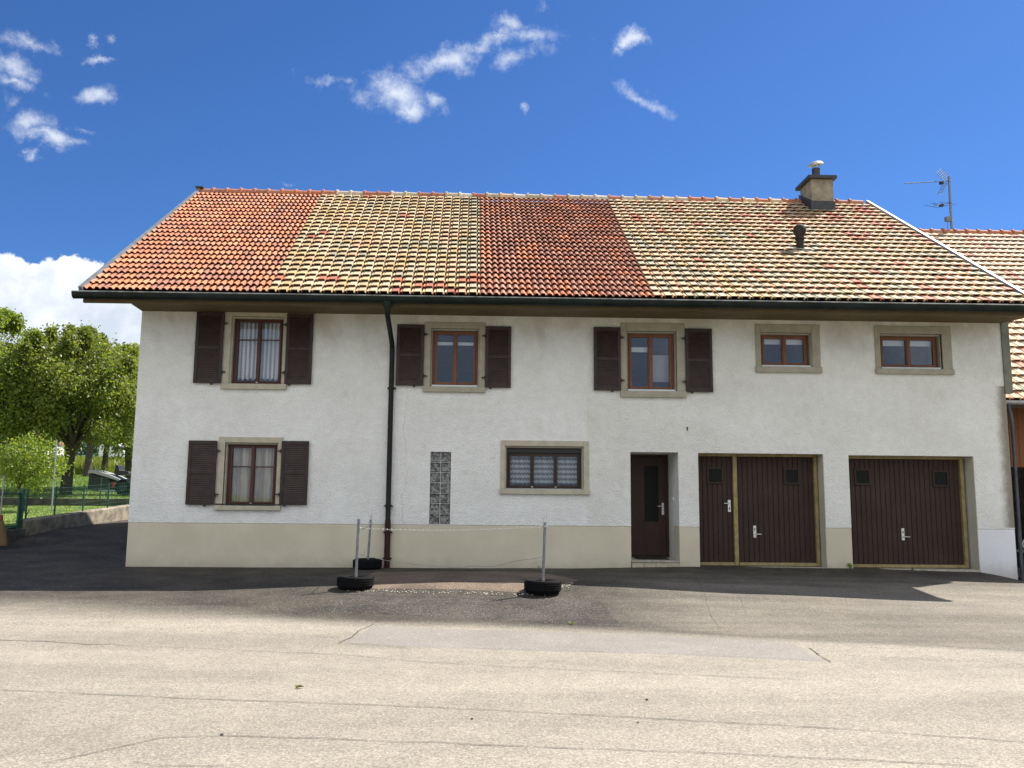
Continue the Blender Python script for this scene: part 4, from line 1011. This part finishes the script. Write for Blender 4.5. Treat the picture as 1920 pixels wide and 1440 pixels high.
# ------------------------------------------------------------------ chain barrier
def barrier(x, y, h, label, tilt, rad=.285, th=.20, hook=True):
    z = H(x, y) + .012; b = empty('barrier_post', (x, y, z)); tag(b, label, 'barrier post', 'chain barrier posts standing in old tyres')
    ri = rad*.60
    prof = [(ri, .02), (ri+.012, .0), (rad*.88, .0), (rad*.97, .03), (rad, th*.35), (rad, th*.65), (rad*.97, th-.03), (rad*.88, th-.004), (ri+.03, th), (ri, th-.02), (ri, .02)]
    ty = MB().lathe(prof, (0, 0, 0), 36).build('tyre', MAT['rubber'], b, True)
    for k in range(4):
        MB().lathe([(rad+.001, th*(.2+.18*k)), (rad+.004, th*(.23+.18*k)), (rad+.004, th*(.30+.18*k)), (rad+.001, th*(.33+.18*k))], (0, 0, 0), 36).build('tread_rib', MAT['rubber'], ty, True)
    m = MB(); m.lathe([(.001, th-.035), (.08, th-.03), (.13, th-.045), (ri+.005, th-.05)], (0, 0, 0), 24); m.build('concrete_fill', MAT['concrete'], b, True)
    top = Vector((tilt[0], tilt[1], h))
    MB().tube([(0, 0, .02), top], .021, 12).build('pole', MAT['pole'], b, True)
    if hook:
        m = MB(); m.tube([top-Vector((0, 0, .05)), top+Vector((.0, 0, .05)), top+Vector((.012, 0, .11)), top+Vector((.03, 0, .13))], [.016, .018, .012, .006], 8); m.build('hook', MAT['steel'], b, True)
        m = MB().lathe([(.022, -.012), (.036, -.012), (.036, .012), (.022, .012)], (top.x, top.y, top.z-.06), 12); m.build('collar', MAT['galv'], b, True)
    return b, Vector((x, y, z))+top
b1, t1 = barrier(-1.98, -3.85, 1.02, 'grey post in a tyre at the left front end of the chain', (.02, .0), .275, .175, False)
b2, t2 = barrier(.82, -4.10, 1.02, 'grey post in a tyre with pale concrete at the right end of the chain', (.03, .0), .275, .18)
b3, t3 = barrier(-2.28, -.42, .92, 'grey post in a black tyre standing against the plinth by the rainwater pipe', (.035, .0), .275, .19)
def hang(name, a, b_, sag, r, mat, label, links=False, kink=0.0):
    n = 60; P = []
    for i in range(n+1):
        t = i/n; p = a.lerp(b_, t); p.z -= sag*4*t*(1-t) + kink*noise.noise(Vector((t*5, 2.0, 1.0)))*t*(1-t)*4; P.append(p)
    base = a.copy(); m = MB()
    if links:
        L = sum((P[i+1]-P[i]).length for i in range(n)); nl = int(L/.034)
        for k in range(nl):
            t = (k+.5)/nl*n; i = min(int(t), n-1); p = P[i].lerp(P[i+1], t-i); d = (P[i+1]-P[i]).normalized(); s_ = d.cross(Vector((0, 0, 1))).normalized(); u_ = s_.cross(d)
            e = s_ if k % 2 else u_
            m.tube([p + d*.021*math.cos(q) + e*.011*math.sin(q) for q in [2*math.pi*j/8 for j in range(9)]], .0026, 5, False)
    else: m.tube(P, r, 6)
    m.v = [(x-base.x, y-base.y, z-base.z) for x, y, z in m.v]
    o = m.build(name, mat, None, True); o.location = base; tag(o, label, name.split('_')[-1]); return o
hang('steel_chain', t1-Vector((0, 0, .14)), t2-Vector((0, 0, .06)), .045, 0, MAT['steel'], 'thin steel chain strung between the two front posts', True)
hang('steel_chain', t1-Vector((-.02, 0, .13)), t3-Vector((0, 0, .06)), .05, 0, MAT['steel'], 'short steel chain from the left front post to the post by the wall', True)
hang('slack_rope', t1-Vector((0, 0, .52)), t2-Vector((0, 0, .50)), .17, .0035, MAT['pole'], 'slack grey cord sagging low between the two front posts', False, .12)
hang('slack_rope', t1-Vector((0, 0, .55)), t3-Vector((0, 0, .30)), .12, .004, MAT['galv'], 'thin grey cord from the left front post to the rear post', False, .05)

# ------------------------------------------------------------------ garden on the left
AX = -11.2
def T(x, y):
    """garden and orchard height"""
    y = y + .0*x
    if y < 13.0: return float(np.interp(y, [.6, 1.7, 4.2, 13.0], [-.02, .47, .60, 1.0]))
    return float(np.interp(y, [13.0, 13.3, 33, 55, 90, 400], [1.22, 1.24, 2.35, 3.9, 5.2, 9.0])) + .05*noise.noise(Vector((x*.2, y*.2, 0)))
def terrain(name, xs, ys, mat):
    V = [(x, y, T(x, y)) for x in xs for y in ys]; n = len(ys); F = [(i*n+k, (i+1)*n+k, (i+1)*n+k+1, i*n+k+1) for i in range(len(xs)-1) for k in range(n-1)]
    me = np_mesh(name, V, F)
    for p in me.polygons: p.use_smooth = True
    o = link(name, me, mat); tag(o, kind='structure'); return o
LAWN = simple('mown_lawn', (.13, .20, .03), .95, .3, 1.4, bstr=.6, bscale=30, bdist=.03, tint=(.17, .235, .045))
MEADOW = simple('spring_meadow', (.10, .16, .022), .95, .4, .5, bstr=.6, bscale=9, bdist=.08, tint=(.22, .24, .03))
terrain('lawn', lin(-60, AX-.2, 40), lin(.6, 12.99, 18), LAWN)
terrain('upper_lawn', lin(-90, 12, 50), lin(13.1, 40, 30), LAWN)
terrain('meadow', lin(-200, 60, 60), lin(40, 400, 50), MEADOW)
# blades of grass: short on the lawns, tall in the meadow
def grass(name, n, xr, yr, hgt, wd, mat, label, cat):
    x = rng.uniform(*xr, n); y = rng.uniform(*yr, n); z = np.array([T(a, b_) for a, b_ in zip(x, y)]); h = hgt*rng.uniform(.5, 1.2, n); a = rng.uniform(0, 2*np.pi, n)
    lx, ly = rng.normal(0, .35, n)*h, rng.normal(0, .35, n)*h; wx, wy = np.cos(a)*wd, np.sin(a)*wd
    V = np.stack([np.stack([x-wx, y-wy, z-.02], 1), np.stack([x+wx, y+wy, z-.02], 1), np.stack([x+lx, y+ly, z+h], 1)], 1).reshape(-1, 3)
    o = link(name, np_mesh(name, V, np.arange(3*n).reshape(-1, 3)), mat); tag(o, label, cat, kind='stuff'); return o
def leaf_material(name, c1, c2, c3, trans=.35):
    m = bpy.data.materials.new(name); m.use_nodes = True; t = m.node_tree; t.nodes.clear(); b = NB(t)
    out = b.n('ShaderNodeOutputMaterial'); g = b.n('ShaderNodeNewGeometry'); r = g.outputs['Random Per Island']
    col = b.mix(b.ramp(r, .0, .6), c1, c2); col = b.mix(b.m('GREATER_THAN', r, .88), col, c3)
    col = b.mix(b.m('MULTIPLY', b.ramp(b.noise(g.outputs['Position'], .9, 3), .4, .65), .45), col, c1)
    pb = b.n('ShaderNodeBsdfPrincipled', {'Base Color': col, 'Roughness': .42}); tr = b.n('ShaderNodeBsdfTranslucent', {'Color': b.mix(1.0, col, (1.5, 1.5, .7), 'MULTIPLY')})
    mx = b.n('ShaderNodeMixShader', {0: trans, 1: pb.outputs[0], 2: tr.outputs[0]}); t.links.new(mx.outputs[0], out.inputs[0]); return m
MAT['grass'] = leaf_material('grass_blade', (.09, .15, .02), (.15, .22, .035), (.20, .25, .06))
MAT['meadow_grass'] = leaf_material('meadow_blade', (.10, .15, .02), (.16, .20, .03), (.42, .34, .02))
grass('lawn_grass', 30000, (-24, AX-.25), (3.2, 12.9), .045, .010, MAT['grass'], 'short mown grass of the lower lawn behind the gate', 'grass')
grass('upper_lawn_grass', 40000, (-26, -9), (13.4, 36), .09, .016, MAT['grass'], 'mown grass on the upper lawn around the orchard trees', 'grass')
grass('meadow_grass', 60000, (-60, -8), (36, 70), .65, .035, MAT['meadow_grass'], 'tall meadow grass with yellow flowers beyond the lawn', 'grass')
# retaining wall along the alley, gate, fence
def wtop(y): return float(np.interp(y, [3.0, 4.3, 10.1, 16], [.70, .77, 1.06, 1.30]))
m = MB(); ys = lin(4.25, 15.5, 24)
V = []; F = []
for y in ys:
    zt = wtop(y) + .012*noise.noise(Vector((0, y*1.3, 4.0))); dx_ = .02*noise.noise(Vector((3.0, y*.9, 1.0)))
    V += [(AX+dx_, y, H(AX, y)-.3), (AX+dx_+.01, y, zt-.03), (AX+dx_-.03, y, zt), (AX-.24, y, zt), (AX-.26, y, .1)]
for i in range(len(ys)-1):
    for k in range(4): F.append((i*5+k, i*5+k+1, (i+1)*5+k+1, (i+1)*5+k))
F += [(0, 4, 3, 2, 1), tuple(len(ys)*5-5+k for k in range(5))]
rw = m.add(V, F).build('retaining_wall', MAT['concrete_wall'], None, True); tag(rw, 'low stained concrete wall rising along the alley below the green fence', 'wall')
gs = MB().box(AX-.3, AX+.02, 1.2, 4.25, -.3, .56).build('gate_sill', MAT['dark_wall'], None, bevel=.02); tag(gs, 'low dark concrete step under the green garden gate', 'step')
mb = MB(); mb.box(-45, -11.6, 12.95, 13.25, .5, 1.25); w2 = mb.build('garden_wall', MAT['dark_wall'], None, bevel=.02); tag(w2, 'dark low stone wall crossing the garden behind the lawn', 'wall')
def mesh_wires(m, p0, p1, zb0, zb1, zt0, zt1, step=.055, r=.0022):
    L = math.hypot(p1[0]-p0[0], p1[1]-p0[1]); n = int(L/step)
    for i in range(n+1):
        t = i/n; x, y = p0[0]+(p1[0]-p0[0])*t, p0[1]+(p1[1]-p0[1])*t
        m.tube([(x, y, zb0+(zb1-zb0)*t), (x, y, zt0+(zt1-zt0)*t)], r, 4, False)
    k = int((zt0-zb0)/.10)
    for j in range(k+1):
        s_ = j/k; m.tube([(p0[0], p0[1], zb0+(zt0-zb0)*s_), (p1[0], p1[1], zb1+(zt1-zb1)*s_)], r, 4, False)
fn = empty('mesh_fence', (AX-.12, 4.3, .77)); tag(fn, 'green wire mesh fence on slim posts along the top of the alley wall', 'fence')
FP = [4.45, 5.84, 7.4, 8.95, 10.5, 12.1, 13.7, 15.3]
for y in FP: MB().tube([(0, y-4.3, wtop(y)-.80), (0, y-4.3, wtop(y)+.74-.77)], .022, 8).build('post', MAT['fence'], fn, True)
for ya, yb_ in zip(FP[:-1], FP[1:]):
    m = MB(); mesh_wires(m, (0, ya-4.3), (0, yb_-4.3), wtop(ya)+.02-.77, wtop(yb_)+.02-.77, wtop(ya)+.70-.77, wtop(yb_)+.70-.77); o = m.build('wire_mesh', MAT['fence'], fn); o['kind'] = 'stuff'
gt = empty('garden_gate', (AX-.12, 3.1, .56)); tag(gt, 'green steel framed garden gate with wire mesh infill at the left edge', 'gate')
for y, h_ in ((0.0, .95), (1.1, .95)): MB().box(-.05, .05, y-.05, y+.05, 0, h_).build('gate_post', MAT['fence'], gt, bevel=.006)
m = MB(); m.box(-.02, .02, .07, 1.03, .82, .86); m.box(-.02, .02, .07, 1.03, .04, .08); m.box(-.02, .02, .07, .11, .08, .82); m.box(-.02, .02, .99, 1.03, .08, .82); m.build('gate_frame', MAT['fence'], gt)
m = MB(); mesh_wires(m, (0, .11), (0, .99), .08, .08, .82, .82); o = m.build('wire_mesh', MAT['fence'], gt); o['kind'] = 'stuff'
MB().tube([(0, 1.2, .05), (0, 1.5, .45)], .012, 6).build('brace', MAT['fence'], gt)
f2 = empty('rear_fence', (-14, 13.1, 1.25)); tag(f2, 'second green wire fence standing on the dark garden wall', 'fence')
for k in range(8): MB().tube([(-9+k*1.6, 0, -.1), (-9+k*1.6, 0, .72)], .018, 6).build('post', MAT['fence'], f2, True)
m = MB(); mesh_wires(m, (-9, 0), (2.2, 0), .02, .02, .68, .68, .08, .0025); o = m.build('wire_mesh', MAT['fence'], f2); o['kind'] = 'stuff'
# straw broom by the gate
p = at_x(-4, 1023, AX+.32); bz = H(p[0], p[1])
br = empty('straw_broom', (p[0], p[1], p[2])); tag(br, 'straw broom with red binding standing beside the gate at the left edge', 'broom')
STRAW = streaky('straw', (.155, .105, .042), (14, 14, .8), .85, .4, 20)
m = MB(); n = 9
prof = [(.20, .085, 0), (.19, .08, .10), (.15, .07, .30), (.09, .05, .50), (.05, .035, .60)]
V = [(a*math.cos(2*math.pi*k/24)*(1+.05*math.sin(k*7)), b_*math.sin(2*math.pi*k/24), c) for a, b_, c in prof for k in range(24)]
m.add(V, [(i*24+k, i*24+(k+1) % 24, (i+1)*24+(k+1) % 24, (i+1)*24+k) for i in range(4) for k in range(24)] + [tuple(range(23, -1, -1))]); m.build('bristles', STRAW, br, True)
MB().lathe([(.06, .54), (.062, .56), (.056, .66), (.04, .68)], (0, 0, 0), 16).build('binding', simple('red_orange_binding', (.22, .055, .022), .7, .3, 20), br, True)
MB().tube([(0, 0, .6), (-.05, .1, 1.55)], .016, 8).build('handle', MAT['grey_wood'], br, True)
# thin pale post
q = at_x(97, 955, -13.2); po = MB().tube([(0, 0, 0), (-.02, 0, 2.2)], .025, 8).build('garden_stake', MAT['galv'], None, True); po.location = (q[0], q[1], T(q[0], q[1])); tag(po, 'tall pale metal stake standing in the lawn beside the sapling', 'stake')

# ------------------------------------------------------------------ trees
MAT['leaf_cherry'] = leaf_material('cherry_leaf', (.10, .140, .024), (.195, .235, .046), (.29, .28, .09), .5)
MAT['leaf_bright'] = leaf_material('fresh_leaf', (.12, .18, .025), (.21, .27, .045), (.30, .33, .08), .48)
MAT['leaf_dark'] = leaf_material('hedge_leaf', (.035, .07, .012), (.07, .115, .02), (.12, .15, .035), .3)
def tree(name, loc, trunk_h, crown, nclump, leaves, lsize, leafmat, label, group=None, tr=.16, seed=1, cat='tree', droop=.5, cspread=.24, fork=True):
    """crown: (centre z, rx, ry, rz) of the leafy volume; limbs grow to clumps spread through it"""
    rg = np.random.default_rng(seed); t = empty(name, loc); tag(t, label, cat, group)
    cz, rx, ry, rz = crown; m = MB()
    bend = rg.normal(0, .12, 2)
    P = [(0, 0, -.3), (bend[0]*.4, bend[1]*.4, trunk_h*.5), (bend[0], bend[1], trunk_h)]
    m.tube(P, [tr*1.25, tr*.95, tr*.85], 10)
    d = rg.normal(0, 1, (nclump, 3)); d /= np.linalg.norm(d, axis=1)[:, None]; rad = rg.uniform(.30, 1.0, nclump)**.55
    cen = d*rad[:, None]*np.array([rx, ry, rz]); cen[:, 2] += cz
    if fork:
        keep = ~((cen[:, 2] < cz-.25*rz) & (np.hypot(cen[:, 0]/rx, cen[:, 1]/ry) < .62) & (rg.uniform(0, 1, nclump) < .62)); keep &= rg.uniform(0, 1, nclump) < .55+.6*np.array([noise.noise(Vector((c[0]*.9, c[1]*.9, c[2]*.9+seed))) for c in cen])
        cen = cen[keep]
        sa = rg.uniform(0, 2*math.pi, 26); sr = rg.uniform(.1, .92, 26); stem_ = np.stack([rx*sr*np.cos(sa), ry*sr*np.sin(sa), cz+rz*np.sqrt(1-sr**2)*1.0], 1)
        cen = np.concatenate([cen, stem_] + [stem_ + np.array([0, 0, .16*(q+1)]) for q in range(2)]); nclump = len(cen)
    nl = 9 if fork else 5; limbs = []
    for k in range(nl):
        a = 2*math.pi*(k+rg.uniform(-.3, .3))/nl; e = np.array([rx*.72*math.cos(a), ry*.72*math.sin(a), cz+rz*rg.uniform(-.25, .6)]); s0 = np.array([bend[0], bend[1], trunk_h*rg.uniform(.8, 1.0)])
        mid = s0*.5+e*.5 + np.array([0, 0, -rz*.05]) + rg.normal(0, .12*rx*.3, 3); Q = [tuple(s0), tuple(s0*.7+mid*.3+np.array([0, 0, .08])), tuple(mid), tuple(e)]
        m.tube(Q, [tr*.6, tr*.5, tr*.32, tr*.08], 7); limbs.append((mid, e))
    for c in cen[:min(nclump, 140)]:
        j = min(range(nl), key=lambda k: np.linalg.norm(limbs[k][1]-c)); tt = rg.uniform(0, 1); s0 = limbs[j][0]*(1-tt)+limbs[j][1]*tt
        m.tube([tuple(s0), tuple((s0+c)/2+rg.normal(0, .06, 3)), tuple(c)], [tr*.13, tr*.08, tr*.03], 5, False)
    m.build('trunk', MAT['bark'], t, True)
    per = leaves//nclump; n = per*nclump
    cc = np.repeat(cen, per, 0) + rg.normal(0, 1, (n, 3))*np.repeat(np.concatenate([np.full(nclump-78, cspread), np.full(78, .09)]) if fork else np.full(nclump, cspread), per)[:, None]*np.array([1, 1, .9]) - np.array([0, 0, droop*.2])*rg.uniform(0, 1, (n, 1))
    ax = rg.normal(0, 1, (n, 3)); ax[:, 2] -= droop*1.5; ax /= np.linalg.norm(ax, axis=1)[:, None]
    sd = np.cross(ax, rg.normal(0, 1, (n, 3))); sd /= np.linalg.norm(sd, axis=1)[:, None]
    L = lsize*rg.uniform(.6, 1.25, n)[:, None]; W_ = L*.27; nn = np.cross(ax, sd)
    V = np.stack([cc, cc+ax*L*.45+sd*W_+nn*L*.06, cc+ax*L, cc+ax*L*.45-sd*W_+nn*L*.06], 1).reshape(-1, 3)
    o = link('crown', np_mesh('crown', V, np.arange(4*n).reshape(-1, 4)), leafmat, t)
    return t
def site(u, d_y, x=None):
    p = at_y(u, 930, d_y); return (p[0], d_y, T(p[0], d_y))
tree('cherry_tree', site(122, 15.2), 1.9, (3.75, 2.75, 2.6, 2.15), 420, 80000, .13, MAT['leaf_cherry'], 'broad spreading cherry tree with drooping leaves left of the house', 'orchard trees', .19, 3)
tree('walnut_tree', site(-28, 13.9), 1.9, (3.9, 1.7, 2.0, 2.4), 220, 40000, .12, MAT['leaf_bright'], 'bright green leafy tree cut by the left edge of the picture', 'orchard trees', .15, 4)
tree('cherry_tree', site(240, 20.5), 1.9, (3.7, 2.2, 2.2, 2.2), 220, 40000, .13, MAT['leaf_cherry'], 'green cherry tree half hidden behind the house wall', 'orchard trees', .15, 5)
tree('sapling', site(52, 9.8), .85, (1.55, .95, .8, .75), 60, 4200, .11, MAT['leaf_bright'], 'young pale green sapling on the lawn behind the fence', None, .03, 8, 'sapling', .3, .16, False)
tree('apple_tree', site(160, 34), 2.0, (4.6, 3.0, 2.6, 2.2), 150, 16000, .22, MAT['leaf_cherry'], 'orchard tree with straight dark trunk behind the mower to its left', 'orchard trees', .20, 11)
tree('apple_tree', site(192, 38), 2.0, (4.6, 3.2, 2.6, 2.2), 150, 16000, .22, MAT['leaf_cherry'], 'orchard tree with slim trunk right behind the mower', 'orchard trees', .18, 12)
tree('apple_tree', site(70, 36), 1.8, (4.2, 3.4, 2.6, 2.2), 150, 16000, .22, MAT['leaf_bright'], 'pale green orchard tree far behind the sapling', 'orchard trees', .18, 13)
# far hedge belt closing the view
def hedge(name, n, x0, x1, y0, y1, h, leafmat, label):
    rg = np.random.default_rng(5); x = rg.uniform(x0, x1, n); y = rg.uniform(y0, y1, n); hh = h*(.65+.5*np.array([noise.noise(Vector((a*.13, 0, 2))) for a in x])+.2*np.array([noise.noise(Vector((a*.6, 0, 7))) for a in x]))
    z = np.array([T(a, b_) for a, b_ in zip(x, y)]) + hh*rg.uniform(0, 1, n)**.8
    cc = np.stack([x, y, z], 1); ax = rg.normal(0, 1, (n, 3)); ax /= np.linalg.norm(ax, axis=1)[:, None]; sd_ = np.cross(ax, rg.normal(0, 1, (n, 3))); sd_ /= np.linalg.norm(sd_, axis=1)[:, None]; L = .55*rg.uniform(.6, 1.3, n)[:, None]
    V = np.stack([cc, cc+ax*L*.5+sd_*L*.3, cc+ax*L, cc+ax*L*.5-sd_*L*.3], 1).reshape(-1, 3)
    o = link(name, np_mesh(name, V, np.arange(4*n).reshape(-1, 4)), leafmat); tag(o, label, 'woodland', kind='stuff')
hedge('far_woodland', 26000, -110, 10, 84, 92, 6.5, MAT['leaf_dark'], 'far belt of dark green trees and hedges behind the meadow')
# a white van and a pale house far off between the trunks
def van(u, Y, label):
    p = at_y(u, 880, Y); z = T(p[0], Y); v_ = empty('parked_van', (p[0], Y, z)); tag(v_, label, 'van')
    body = [(-1.1, .35), (1.0, .35), (1.05, 1.0), (.75, 1.15), (.45, 1.75), (.3, 1.9), (-1.05, 1.9), (-1.12, 1.0)]
    MB().prism(body, 'y', -.85, .85).build('body', simple('white_van_paint', (.78, .79, .80), .35, .04, 3), v_, bevel=.04)
    MB().prism([(.74, 1.2), (.47, 1.7), (.1, 1.7), (.1, 1.2)], 'y', -.87, .87).build('window', MAT['black'], v_)
    for wx in (-.65, .65):
        for wy in (-.8, .8): MB().tube([(wx, wy-.1, .32), (wx, wy+.1, .32)], .32, 16).build('wheel', MAT['rubber'], v_, True)
van(214, 62, 'white van parked far away beyond the meadow, seen under the branches')
p = at_y(62, 880, 78); hs_ = empty('far_house', (p[0], 78, T(p[0], 78))); tag(hs_, 'small pale house far off behind the sapling', 'house')
MB().box(-2.2, 2.2, -2, 2, -.5, 2.0).build('wall', MAT['plinth_white'], hs_)
MB().prism([(-2.4, 1.95), (2.4, 1.95), (0, 3.4)], 'y', -2.2, 2.2).build('roof', simple('far_red_roof', (.20, .09, .06), .8, .2, 4), hs_)
MB().box(-.9, -.2, -2.05, -2.0, .5, 1.4).build('window', MAT['black'], hs_)

# ------------------------------------------------------------------ ride-on mower
mp_ = at_y(207, 930, 15.6); mo = empty('ride_on_mower', (mp_[0]+.1, 15.6, T(mp_[0], 15.6))); tag(mo, 'dark ride-on mower with raised silver grass box lid parked on the upper lawn', 'mower')
MSIL = simple('silver_grey_plastic', (.36, .375, .39), .35, .08, 6); MRED = simple('red_mower_paint', (.42, .04, .03), .4, .2, 8)
m = MB(); m.prism([(-.78, .22), (-.10, .10), (.05, .35), (-.02, .62), (-.76, .80)], 'y', -.42, .42); m.build('grass_box', MAT['black'], mo, bevel=.03)
lid = [(-.80, .80), (-.78, .92), (-.62, .94), (.0, .76), (.38, .60), (.60, .42), (.66, .30), (.58, .30), (.46, .44), (.30, .54), (-.02, .64), (-.62, .80)]
m = MB().prism(lid, 'y', -.46, .46); m.build('lid', MSIL, mo, bevel=.02)
MB().box(-.05, .32, -.30, .30, .28, .50).build('engine_cover', MRED, mo, bevel=.03)
m = MB().prism([(.06, .80), (.12, 1.12), (.22, 1.13), (.28, .92), (.62, .88), (.66, .78), (.20, .74)], 'y', -.26, .26); m.build('seat', MAT['black'], mo, bevel=.03)
MB().prism([(.20, .30), (.30, .48), (.50, .60), (.75, .62), (1.5, .66), (1.5, .34), (.9, .28)], 'y', -.44, .44).build('bonnet', simple('dark_green_bonnet', (.05, .06, .05), .45, .2, 6), mo, bevel=.03)
for wx, r_ in ((.55, .30), (1.35, .22)):
    for wy in (-.44, .44):
        wh = MB().lathe([(r_*.5, -.09), (r_*.9, -.10), (r_, -.06), (r_, .06), (r_*.9, .10), (r_*.5, .09), (r_*.5, -.09)], (0, 0, 0), 22).build('wheel', MAT['rubber'], mo, True); wh.location = (wx, wy, r_); wh.rotation_euler = (R(90), 0, 0)
        MB().lathe([(.001, .05), (r_*.5, .06), (r_*.5, -.06), (.001, -.05)], (0, 0, 0), 16).build('rim', MAT['black'], wh, True)
MB().box(-.35, .55, -.48, .48, .12, .20).build('mowing_deck', MSIL, mo, bevel=.02)
MB().tube([(-.42, 0, .86), (-.40, 0, 1.02)], .02, 6).build('lid_knob', MAT['black'], mo)

# ------------------------------------------------------------------ small things on the ground
def fallen_leaf(u, v, label, s=.055):
    p = gnd(u, v); m = MB()
    m.add([(0, 0, .004), (s*.5, s*.35, .02), (s*1.1, s*.1, .012), (s*.55, -s*.3, .03), (-s*.5, s*.2, .025), (-s*.2, -s*.5, .012)], [(0, 1, 2, 3), (0, 4, 1), (0, 3, 5)])
    m.add([(x*1, y*1, z-.003) for x, y, z in m.v[:6]], [(3, 2, 1, 0), (1, 4, 0), (5, 3, 0)])
    o = m.build('fallen_leaf', simple('wilting_leaf', (.20, .21, .04), .7, .3, 40), None); o.location = (p[0], p[1], p[2]+.004); tag(o, label, 'leaf'); return o
fallen_leaf(557, 1291, 'crumpled yellow green leaf lying on the pale road')
def pebble(u, v, r, label):
    p = gnd(u, v); m = MB(); m.lathe([(.001, 0), (r, .002), (r*1.05, r*.5), (r*.6, r*.95), (.001, r)], (0, 0, 0), 7); o = m.build('pebble', MAT['crack'], None, True); o.location = (p[0], p[1], p[2]+.001); tag(o, label, 'pebble', 'dark pebbles lying on the road')
pebble(1213, 1313, .012, 'dark pebble on the road, right of the middle of the lane'); pebble(885, 1349, .010, 'dark pebble on the road near the middle, below the long joint')
pebble(416, 1379, .012, 'dark pebble in the lower left of the road on the curved joint'); pebble(1196, 1356, .008, 'small dark pebble on the road below the pebble in the lane')
def weed(x, y, n, hgt, label, seed=1):
    rg = np.random.default_rng(seed); m = MB(); z = H(x, y)+.005
    for k in range(n):
        a = rg.uniform(0, 2*math.pi); l = hgt*rg.uniform(.5, 1.1); sp_ = rg.uniform(.2, .9)*l; d = Vector((math.cos(a), math.sin(a), 0)); s_ = Vector((-d.y, d.x, 0))*l*.12
        b0 = d*rg.uniform(0, .02); md = b0+d*sp_*.5+Vector((0, 0, l*.6)); tp = b0+d*sp_+Vector((0, 0, l*.85)); m.add([b0-s_*.3, b0+s_*.3, md+s_, md-s_, tp], [(0, 1, 2, 3), (3, 2, 4)])
    o = m.build('weed', MAT['leaf_bright'], None); o.location = (x, y, z); tag(o, label, 'weed', 'weeds at the foot of the wall'); return o
weed(7.15, -.06, 9, .14, 'small weed at the foot of the pier between the garages', 2)
weed(8.35, -.10, 16, .07, 'low weed patch before the right garage door', 3); weed(8.55, -.10, 10, .05, 'tiny weed right of the low weed patch by the garage', 6)
weed(1.0, -.08, 9, .06, 'tiny weed at the plinth below the kitchen window', 4)
p = gnd(1072, 1172); weed(p[0], p[1], 30, .04, 'flat green moss tuft at the edge of the dark asphalt strip', 5)
